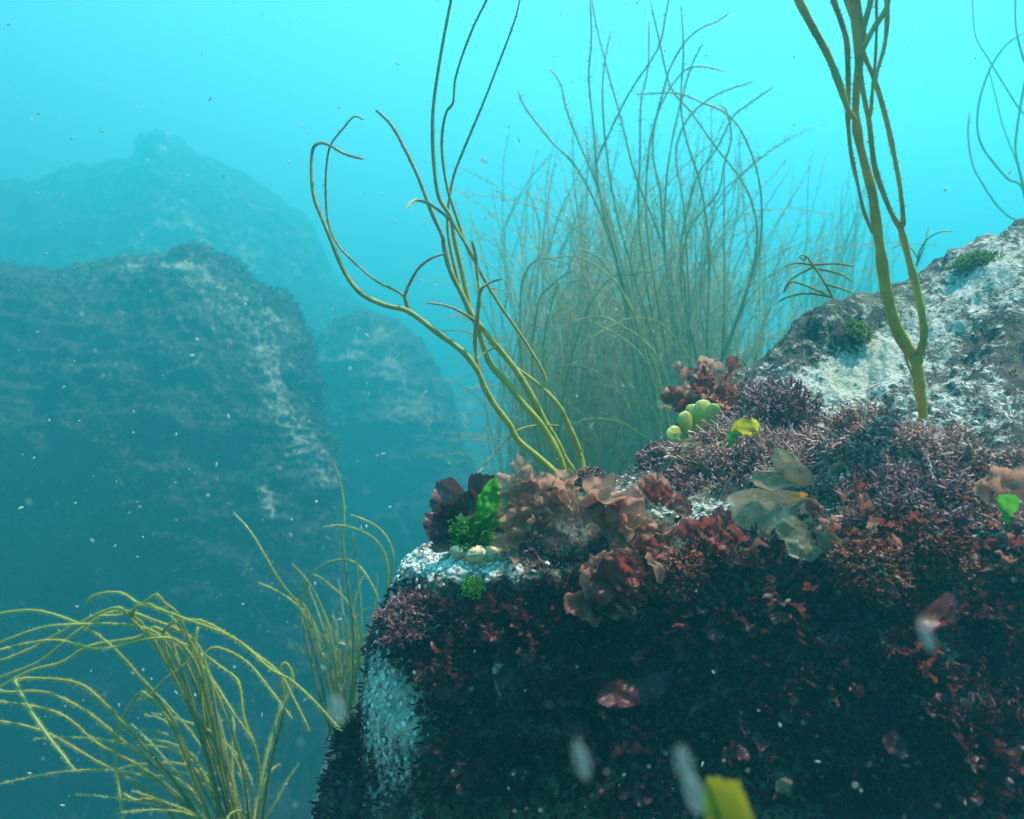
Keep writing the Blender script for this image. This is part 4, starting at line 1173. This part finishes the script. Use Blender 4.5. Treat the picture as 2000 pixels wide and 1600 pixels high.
# ------------------------------------------------------------------ bushy tufts
def tuft_arrays(n, rad, height, seed, thick, forks=3, K=5, flat=0.5, droop=0.0):
    """curly branchlets springing from all over a low dome"""
    r = np.random.default_rng(seed)
    n = int(n * 2.2)
    ph = r.uniform(0, 2 * math.pi, n)
    el = np.arccos(r.uniform(0.0, 1, n))
    d = np.stack([np.sin(el) * np.cos(ph), np.sin(el) * np.sin(ph), np.cos(el)], -1)
    lump = 1 + .30 * vnoise(d * 2.6 + seed) + .15 * vnoise(d * 6 + seed)
    shell = d * np.array([rad, rad, height]) * lump[:, None]
    t = np.linspace(0, 1, K)
    base = shell * r.uniform(.35, .90, (n, 1))
    dirn = d * .7 + r.normal(0, .45, (n, 3)) + np.array([0, 0, .25])
    dirn /= np.linalg.norm(dirn, axis=1, keepdims=True)
    L = rad * r.uniform(.10, .24, n)
    P = base[:, None] + dirn[:, None] * (L[:, None] * t)[..., None]
    P = P + (r.normal(0, .030 * rad, (n, K, 3)).cumsum(1) * t[None, :, None])
    R = thick * r.uniform(.7, 1.35, (n, 1)) * np.interp(t, [0, .6, .85, 1], [.7, .95, 1.25, .8])[None]
    PP, RR = [P], [R]
    for f in range(forks):
        k = r.integers(1, K - 1, n)
        s = P[np.arange(n), k]
        dd = dirn + r.normal(0, .7, (n, 3))
        dd /= np.linalg.norm(dd, axis=1, keepdims=True)
        ln = L * r.uniform(.35, .7, n)
        PP.append(s[:, None] + dd[:, None] * ln[:, None, None] * t[None, :, None] + r.normal(0, .018 * rad, (n, K, 3)).cumsum(1) * t[None, :, None])
        RR.append(thick * .85 * r.uniform(.7, 1.25, (n, 1)) * np.interp(t, [0, .6, .85, 1], [.8, 1, 1.15, .5])[None])
    return np.concatenate(PP), np.concatenate(RR)


def tuft(px, py, rad_px, h_px, n, thick, mat, seed, label, name='coralline_tuft', cat='seaweed', up=None, forks=3, sink=.3, group=None, dd=0.0):
    p, nn, d = on_rock(px, py)
    if dd > .5:
        d = dd
        p = at(px, py, d)
    if mat is M['coralline'] or mat is M['purple']:
        rad_px, h_px, n = rad_px * 1.15, h_px * 1.15, int(n * 1.3)
    rad, h = rad_px * d / FPX, h_px * d / FPX
    P, R = tuft_arrays(n, rad, h, seed, thick, forks)
    ax = up if up is not None else nn * .5 + np.array([0, -.15, .6])
    z = np.array(ax, float); z /= np.linalg.norm(z)
    x = np.cross([0, 1, 0.01], z); x /= np.linalg.norm(x)
    y = np.cross(z, x)
    base = p - z * h * sink * .3
    W = base + P[..., :1] * x + P[..., 1:2] * y + P[..., 2:] * z
    V, F, al = tubes(W, R, 4)
    r = np.random.default_rng(seed + 1)
    var = np.repeat(r.beta(2, 2.4, len(P)), P.shape[1] * 4)
    var = np.clip(var + .25 * (al - .5) + .30 * vnoise(V * 34 + seed), 0, 1)
    root = thing(name, base, label, cat, group)
    part('branchlets', V, F, mat, root, True, {'var': var})
    return root


def leafy(px, py, rad_px, h_px, n, leaf_px, mat, seed, label, up=None, name='leafy_seaweed', toward=.0):
    """a bush of many small lobed blades"""
    p, nn, d = on_rock(px, py)
    r = np.random.default_rng(seed)
    rad, h, lf = rad_px * d / FPX, h_px * d / FPX, leaf_px * d / FPX
    z = np.array(up if up is not None else nn * .4 + np.array([0, -.2, .7]), float); z /= np.linalg.norm(z)
    x = np.cross([0, 1, 0.01], z); x /= np.linalg.norm(x)
    y = np.cross(z, x)
    root = thing(name, p, label, 'seaweed')
    for i in range(n):
        ph, el = r.uniform(0, 6.28), math.acos(r.uniform(.05, 1) ** .9)
        dl = np.array([math.sin(el) * math.cos(ph), math.sin(el) * math.sin(ph), math.cos(el)])
        dw = x * dl[0] + y * dl[1] + z * dl[2]
        b = p + (x * dl[0] * rad + y * dl[1] * rad + z * dl[2] * h) * r.uniform(.15, .8) - z * h * .1
        fc = TOCAM * .6 + r.normal(0, .6, 3)
        blade(root, b, dw, fc, lf * r.uniform(.6, 1.15), mat[i % len(mat)] if isinstance(mat, list) else mat, seed * 200 + i, r.uniform(.5, .9), 5, .45, .14, 6, .1, nr=8, nt=30, rag=.07)
    return root


leafy(1385, 800, 92, 115, 120, 40, [M['red'], M['pinkbrown'], M['red'], M['pinkbrown']], 21, 'bushy reddish brown seaweed on the crest of the rock against the green water')
tuft(1505, 840, 78, 85, 520, .0016, M['purple'], 22, 'dark purple coralline bush on the pale ledge right of the reddish bush')
tuft(1450, 915, 110, 45, 700, .0011, M['coralline'], 23, 'low pinkish brown coralline mat below the yellow blade')
tuft(1560, 915, 95, 45, 620, .0011, M['coralline'], 24, 'knobbly pinkish coralline mat between the yellow blade and the coralline mound')
tuft(1720, 900, 100, 85, 900, .0012, M['coralline'], 25, 'big domed pinkish coralline mound below the pale ledge')
tuft(1820, 930, 95, 75, 800, .0012, M['coralline'], 26, 'pinkish coralline mound at the foot of the tall amber plant')
tuft(1760, 990, 110, 70, 800, .0011, M['purple'], 27, 'dark purple coralline mat under the domed coralline mound')
tuft(1660, 960, 70, 50, 420, .0011, M['coralline'], 28, 'small brown coralline tuft right of the olive blades')
tuft(1690, 1120, 75, 65, 520, .0011, M['redtuft'], 29, 'bright red bushy tuft on the upper part of the shaded face', name='red_tuft', up=(-.2, -.8, .1))
tuft(1800, 1060, 85, 60, 600, .0011, M['redtuft'], 30, 'deep red bushy tuft under the coralline mound', name='red_tuft', up=(0, -.8, .4))
tuft(1860, 1115, 60, 50, 380, .0011, M['redtuft'], 31, 'small orange red tuft above the long red blade', name='red_tuft', up=(0, -.8, .3))
tuft(1975, 1060, 65, 60, 460, .0012, M['coralline'], 32, 'tan and pink coralline tuft at the right edge below the green blade')
tuft(1990, 920, 40, 40, 240, .0011, M['coralline'], 33, 'small orange pink tuft at the right edge beside the pinkish blade')
tuft(1235, 1150, 55, 55, 380, .0010, M['redtuft'], 34, 'fine red tuft below the pinkish brown seaweed', name='red_tuft', up=(0, -.8, -.2))
tuft(1340, 1130, 60, 45, 380, .0010, M['redtuft'], 35, 'fine dull red tuft on the shaded face right of centre', name='red_tuft', up=(0, -.8, -.1))
tuft(1290, 905, 40, 40, 260, .0011, M['purple'], 36, 'small brown coralline tuft on the crest left of the yellow green lobes')
tuft(1150, 950, 32, 36, 220, .0010, M['purple'], 37, 'small brown tuft at the root of the branching thongweed')
tuft(1330, 955, 70, 28, 360, .0010, M['purple'], 38, 'low dark coralline mat in front of the pale brown blade')
tuft(925, 1068, 44, 74, 420, .0008, M['greentuft'], 39, 'bright green filament tuft at the foot of the sea lettuce blade', name='green_tuft', forks=3, up=(-.30, -.3, .8), dd=.88)
tuft(925, 1150, 26, 24, 150, .0007, M['greentuft'], 40, 'small dull green tuft on the front face under the rock corner', name='green_tuft', forks=2, up=(0, -.7, .5))
tuft(1905, 515, 45, 22, 300, .0009, M['moss'], 41, 'light green mossy tuft near the top of the rock slope', name='green_tuft', forks=2)
tuft(1672, 650, 34, 22, 220, .0009, M['moss'], 42, 'yellow green mossy tuft on the rock outcrop', name='green_tuft', forks=2)
tuft(1310, 920, 20, 24, 120, .0008, M['greentuft'], 43, 'tiny green tuft below the left end of the yellow green lobes', name='green_tuft', forks=2)
tuft(1040, 1078, 45, 30, 260, .0009, M['purple'], 44, 'short pink grey tuft on the rock corner beside the cream sponge')
tuft(800, 1215, 60, 40, 380, .0009, M['purple'], 45, 'dull pink tuft on the left shoulder of the front face')

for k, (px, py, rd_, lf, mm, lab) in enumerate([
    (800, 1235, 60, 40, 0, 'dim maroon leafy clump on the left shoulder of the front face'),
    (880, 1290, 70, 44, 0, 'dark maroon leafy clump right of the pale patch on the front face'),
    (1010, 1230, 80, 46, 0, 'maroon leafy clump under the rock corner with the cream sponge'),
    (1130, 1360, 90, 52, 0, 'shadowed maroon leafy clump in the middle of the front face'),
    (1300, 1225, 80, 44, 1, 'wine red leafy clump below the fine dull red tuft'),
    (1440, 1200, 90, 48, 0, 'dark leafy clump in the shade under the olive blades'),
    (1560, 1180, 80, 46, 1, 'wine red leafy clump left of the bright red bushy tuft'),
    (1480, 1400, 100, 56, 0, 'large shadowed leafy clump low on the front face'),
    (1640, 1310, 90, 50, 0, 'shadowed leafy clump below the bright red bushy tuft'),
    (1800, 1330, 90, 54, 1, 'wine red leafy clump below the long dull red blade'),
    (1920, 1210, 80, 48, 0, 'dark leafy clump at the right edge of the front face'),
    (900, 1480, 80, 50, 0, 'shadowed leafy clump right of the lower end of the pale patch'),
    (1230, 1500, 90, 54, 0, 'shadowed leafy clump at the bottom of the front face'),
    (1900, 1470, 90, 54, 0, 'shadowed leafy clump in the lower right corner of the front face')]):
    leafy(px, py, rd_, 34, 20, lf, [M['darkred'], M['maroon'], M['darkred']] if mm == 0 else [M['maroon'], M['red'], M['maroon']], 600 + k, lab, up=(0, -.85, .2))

for k, (px, py, rd_, hh, lf, mats, lab) in enumerate([
    (1275, 985, 55, 45, 40, ('pinkbrown', 'redbrown'), 'soft pink brown frilly clump between the pinkish brown seaweed and the pale crust'),
    (1660, 1030, 80, 60, 46, ('redbrown', 'red', 'pinkbrown'), 'frilly wine red clump right of the drooping olive brown blade'),
    (1770, 1040, 90, 60, 44, ('red', 'redbrown'), 'frilly red clump in front of the dark purple coralline mat'),
    (1870, 1020, 85, 60, 44, ('redbrown', 'pinkbrown', 'red'), 'frilly reddish brown clump left of the small bright green blade'),
    (1960, 1090, 70, 60, 44, ('redbrown', 'red'), 'frilly red clump at the right edge under the tan coralline tuft'),
    (1430, 1075, 70, 50, 44, ('red', 'redbrown'), 'frilly red clump in the shade left of the olive brown blade'),
    (1740, 930, 60, 55, 34, ('pinkbrown', 'redbrown'), 'small frilly pink clump on the domed coralline mound')]):
    leafy(px, py, rd_, hh, 26, lf, [M[m_] for m_ in mats], 650 + k, lab, up=(0, -.6, .6))

# cream sponge on the front corner
p, nn, d = on_rock(940, 1085)
r = np.random.default_rng(9)
lump_c = [(p + np.array([dx * d / FPX, r.normal(0, .004), dy_ * d / FPX]), rr * d / FPX) for dx, dy_, rr in [(-45, 8, 14), (-28, 6, 16), (-8, 2, 20), (15, -2, 22), (36, -4, 18), (0, -14, 18), (24, -18, 16), (-30, -6, 12), (52, -12, 12)]]
SP = thing('cream_sponge', p, 'cream coloured knobbly sponge on the front corner of the rock', 'sponge')
for c, rr in lump_c:
    th, ph = np.meshgrid(np.linspace(0, math.pi, 18), np.linspace(0, 2 * math.pi, 28), indexing='ij')
    S3 = np.stack([np.sin(th) * np.cos(ph), np.sin(th) * np.sin(ph), np.cos(th)], -1).reshape(-1, 3)
    V = c + S3 * rr * np.array([1.1, 1, .75]) * (1 + .20 * ridged(S3 * 2.3 + c * 60, 2) + .10 * vnoise(S3 * 9 + c * 90))[:, None]
    part('lobe', V, grid_faces(18, 28), M['sponge'], SP, True, {'var': .5 + .5 * fbm(V * 160, 2)})

# ------------------------------------------------------------------ low mound of dark red weed at the bottom left of the rock
lm = np.array([(600, 1600), (640, 1500), (680, 1420), (720, 1400)])
c = at(700, 1640, .98)
th, ph = np.meshgrid(np.linspace(0, math.pi, 60), np.linspace(0, 2 * math.pi, 90), indexing='ij')
S3 = np.stack([np.sin(th) * np.cos(ph), np.sin(th) * np.sin(ph), np.cos(th)], -1).reshape(-1, 3)
LV = c + S3 * np.array([.052, .09, .135]) * (1 + .20 * fbm(S3 * 2.2 + 4, 3))[:, None]
low_rock = obj('low_rock', mk_mesh('low_rock', LV, grid_faces(60, 90), True, {'crust': np.full(len(LV), -.6)}), M['rock'])
tag(low_rock, 'low dark knob of rock under maroon weed left of the big rock', 'rock')


# ------------------------------------------------------------------ turf on the shaded faces
def turf(name, BP, BN, length, width, seed, mat, label, cat, K=4, hang=.25, spread=.7, end=.2):
    r = np.random.default_rng(seed)
    n = len(BP)
    L = length * r.uniform(.35, 1.2, n)
    d = BN * .8 + r.normal(0, spread, (n, 3)) + np.array([0, 0, -hang])
    d /= np.linalg.norm(d, axis=1, keepdims=True)
    side = np.cross(d, r.normal(size=(n, 3)))
    side /= np.linalg.norm(side, axis=1, keepdims=True)
    nrm = np.cross(d, side)
    t = np.linspace(0, 1, K)
    C = BP[:, None] - BN[:, None] * .002 + d[:, None] * (L[:, None] * t)[..., None] + nrm[:, None] * (L[:, None] * r.uniform(-.4, .4, (n, 1)) * t ** 2)[..., None]
    prof = np.array([.35, .9, 1.05, .55]) if K == 4 else np.interp(t, [0, .4, .8, 1], [.35, 1, .95, end])
    W = width * r.uniform(.5, 1.3, (n, 1)) * prof[None]
    W = W * (1 + .3 * r.normal(size=(n, K)))
    V = np.stack([C - side[:, None] * W[..., None], C + side[:, None] * W[..., None]], 2).reshape(-1, 3)
    i, k = np.meshgrid(np.arange(n), np.arange(K - 1), indexing='ij')
    b = (i * K + k) * 2
    F = np.stack([b, b + 1, b + 3, b + 2], -1).reshape(-1, 4)
    clump_v = .5 + .5 * fbm(BP * 22, 2)
    var = np.repeat(np.clip(.45 * r.random(n) + .55 * clump_v + .06 * r.normal(size=n), 0, .97), K * 2)
    pale = np.repeat(r.random(n) < .012, K * 2)
    var[pale] = 1.0
    o = obj(name, mk_mesh(name, V, F, True, {'var': var}), mat)
    return tag(o, label, cat, None, 'stuff')


rx, ry = to_px(ROCK_P)
r = np.random.default_rng(5)
edge = np.interp(rx, [700, 800, 960, 1100, 1300, 1500, 1700, 1900, 2100], [1230, 1150, 1140, 1090, 1050, 1040, 1060, 1100, 1080])
w = sstep(-40, 60, ry - edge + 60 * fbm(ROCK_P * 14, 3)) * (ry < 1750) * (rx > 640) * (rx < 2080)
bare = spots(ROCK_P, [(765, 1415, 72, 155, 2, 1.35), (735, 1330, 40, 70, 0, .7), (975, 1320, 50, 45, 0, .8), (850, 1100, 90, 40, 0, 1), (960, 1110, 90, 40, 0, 1), (760, 1200, 40, 50, 0, .3), (1900, 1290, 90, 60, 0, .5)])
w *= np.clip(1 - bare - .25 * fbm(ROCK_P * 20 + 3, 2), 0, 1)
front = (ROCK_N[:, 1] < .6)
w = w * front
idx = r.choice(len(ROCK_P), 42000, p=w / w.sum())
turf('red_turf', ROCK_P[idx] + r.normal(0, .001, (len(idx), 3)), ROCK_N[idx], .012, .0014, 61, M['turf'], 'dark maroon weed turf covering the shaded front face of the rock', 'seaweed turf')
li = r.choice(len(LV), 4200)
LN = S3 / np.array([.052, .09, .135]); LN /= np.linalg.norm(LN, axis=1, keepdims=True)
turf('red_turf', LV[li], LN[li], .018, .0018, 62, M['turf'], 'dark maroon weed covering the low knob of rock at lower left', 'seaweed turf')
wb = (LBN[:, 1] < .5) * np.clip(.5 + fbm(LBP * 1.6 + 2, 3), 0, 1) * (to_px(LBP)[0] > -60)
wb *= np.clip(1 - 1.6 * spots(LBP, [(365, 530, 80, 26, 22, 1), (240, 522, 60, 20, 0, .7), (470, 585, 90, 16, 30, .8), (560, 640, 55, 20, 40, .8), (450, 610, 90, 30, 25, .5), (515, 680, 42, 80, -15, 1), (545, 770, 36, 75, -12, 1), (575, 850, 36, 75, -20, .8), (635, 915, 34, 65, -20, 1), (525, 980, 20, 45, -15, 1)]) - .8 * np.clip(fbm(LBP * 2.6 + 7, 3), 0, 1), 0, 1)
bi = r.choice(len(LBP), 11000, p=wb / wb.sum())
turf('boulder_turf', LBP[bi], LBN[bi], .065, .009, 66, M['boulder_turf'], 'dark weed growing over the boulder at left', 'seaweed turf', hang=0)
# sparse short growth over the sunlit top
w = sstep(1120, 980, ry) * (rx < 2080) * np.clip(.35 + .9 * fbm(ROCK_P * 13 + 8, 3) - .5 * np.clip(ROCK_CRUST - .3, 0, 1), 0, 1) * (ROCK_N[:, 2] > -.2) * sstep(500, 640, ry)
idx = r.choice(len(ROCK_P), 7000, p=w / w.sum())
turf('brown_turf', ROCK_P[idx], ROCK_N[idx], .008, .0012, 63, M['purple'], 'short brown and pink growth scattered over the sunlit top of the rock', 'seaweed turf', hang=0)


# ------------------------------------------------------------------ barnacles and shell crust
def barnacles(BP, BN, size, seed, label):
    r = np.random.default_rng(seed)
    n = len(BP)
    S = 7
    rad = size * r.uniform(.4, 1.2, n) ** 1.3
    x = np.cross(BN, r.normal(size=(n, 3))); x /= np.linalg.norm(x, axis=1, keepdims=True)
    y = np.cross(BN, x)
    ang = np.arange(S) * 2 * math.pi / S
    rings = []
    for (q, h) in ((1.1, -.25), (.95, .18), (.62, .55), (.30, .60), (.18, .35)):
        jit = 1 + .18 * r.normal(size=(n, S))
        rings.append(BP[:, None] + (rad[:, None] * q * jit)[..., None] * (np.cos(ang)[None, :, None] * x[:, None] + np.sin(ang)[None, :, None] * y[:, None]) + (BN * (rad * h * r.uniform(.7, 1.2, n))[:, None])[:, None])
    V = np.stack(rings, 1)
    K = V.shape[1]
    V = V.reshape(-1, 3)
    i, k, s = np.meshgrid(np.arange(n), np.arange(K - 1), np.arange(S), indexing='ij')
    b = (i * K + k) * S
    F = np.stack([b + s, b + (s + 1) % S, b + S + (s + 1) % S, b + S + s], -1).reshape(-1, 4)
    var = np.repeat(r.random(n), K * S)
    o = obj('barnacle_crust', mk_mesh('barnacle_crust', V, F, True, {'var': var}), M['barnacle'])
    return tag(o, label, 'barnacles', None, 'stuff')


w = spots(ROCK_P, [(835, 1095, 75, 22, -4, 1.0), (900, 1085, 90, 18, 0, .4), (1240, 950, 60, 20, -18, .5), (1345, 1000, 50, 25, 0, .5), (1580, 780, 130, 35, -15, .35), (1620, 845, 60, 35, -20, .35), (1880, 640, 150, 60, -30, .10), (1870, 830, 120, 50, -10, .12), (760, 1420, 40, 120, 0, .18)]) * (ROCK_N[:, 1] < .5)
idx = r.choice(len(ROCK_P), 4200, p=w / w.sum())
barnacles(ROCK_P[idx], ROCK_N[idx], .0026, 71, 'white barnacles and shell crust in patches on the rock')

# ------------------------------------------------------------------ drifting matter
def flakes_mesh(C, size, aspect, seed):
    r = np.random.default_rng(seed)
    n = len(C)
    th, ph = np.meshgrid(np.linspace(0, math.pi, 5), np.arange(6) * math.pi / 3, indexing='ij')
    S3 = np.stack([np.sin(th) * np.cos(ph), np.sin(th) * np.sin(ph), np.cos(th)], -1).reshape(-1, 3)
    ax = r.normal(size=(n, 3)) * np.array([.5, .5, 1.0]); ax /= np.linalg.norm(ax, axis=1, keepdims=True)
    x = np.cross(ax, r.normal(size=(n, 3))); x /= np.linalg.norm(x, axis=1, keepdims=True)
    y = np.cross(ax, x)
    s = size[:, None, None]
    V = C[:, None] + s * (S3[None, :, :1] * x[:, None] + S3[None, :, 1:2] * .6 * y[:, None] + S3[None, :, 2:] * aspect[:, None, None] * ax[:, None])
    F = []
    for i in range(4):
        for j in range(6):
            a = i * 6 + j; b = i * 6 + (j + 1) % 6
            F.append([a, b, b + 6, a + 6])
    F = (np.array(F)[None] + (np.arange(n) * 30)[:, None, None]).reshape(-1, 4)
    return V.reshape(-1, 3), F, np.repeat(r.random(n), 30)


r = np.random.default_rng(15)
n = 1700
dpt = np.exp(r.uniform(math.log(.28), math.log(4.5), n))
C = at(r.uniform(-150, 2150, n), 1750 - 1900 * r.random(n) ** 1.7, dpt)
sz = np.clip(dpt, .35, 2.4) * r.uniform(.35, 1.0, n) ** 2.5 * .0017
V, F, var = flakes_mesh(C, sz, r.uniform(1.0, 3.0, n), 16)
tag(obj('marine_snow', mk_mesh('marine_snow', V, F, True, {'var': var}), M['snow']), 'pale specks drifting in the water', 'specks', None, 'stuff')

for px, py, dd, ln, wd, lab in [
    (1355, 1548, .20, 40, 17, 'bright pale flake drifting close to the lens beside the yellow blade'),
    (1335, 1490, .17, 30, 14, 'dim pale flake just above the bright flake'),
    (1136, 1485, .20, 36, 13, 'dim elongated flake drifting over the lower rock face'),
    (657, 1385, .22, 28, 14, 'blurred pale flake in front of the slender thongweed'),
    (1810, 1240, .2, 34, 10, 'dim slanting flake over the right side of the shaded face'),
    (835, 825, 1.0, 17, 4, 'white curled flake drifting left of the branching thongweed stalks'),
    (908, 822, 1.0, 14, 5, 'white flake drifting beside the leftmost thick stalk'),
    (946, 315, .8, 8, 7, 'pinkish white flake in open water between the tall thin strands'),
    (960, 420, .8, 10, 6, 'white flake in open water left of the dense stand'),
]:
    c = at(px, py, dd)
    k = dd / FPX
    th, ph = np.meshgrid(np.linspace(0, math.pi, 10), np.linspace(0, 2 * math.pi, 14), indexing='ij')
    S3 = np.stack([np.sin(th) * np.cos(ph), np.sin(th) * np.sin(ph), np.cos(th)], -1).reshape(-1, 3)
    tl = math.radians(18)
    L = S3 * np.array([wd, wd * .5, ln]) * (1 + .25 * fbm(S3 * 2 + px, 2))[:, None] * k
    V = np.stack([L[:, 0] * math.cos(tl) - L[:, 2] * math.sin(tl), L[:, 1], L[:, 0] * math.sin(tl) + L[:, 2] * math.cos(tl)], -1)
    o = obj('drifting_flake', mk_mesh('drifting_flake', V, grid_faces(10, 14), True, {'along': np.full(len(V), .5)}), M['flake'])
    o.location = c.tolist()
    tag(o, lab, 'flake', 'flakes drifting in the water')
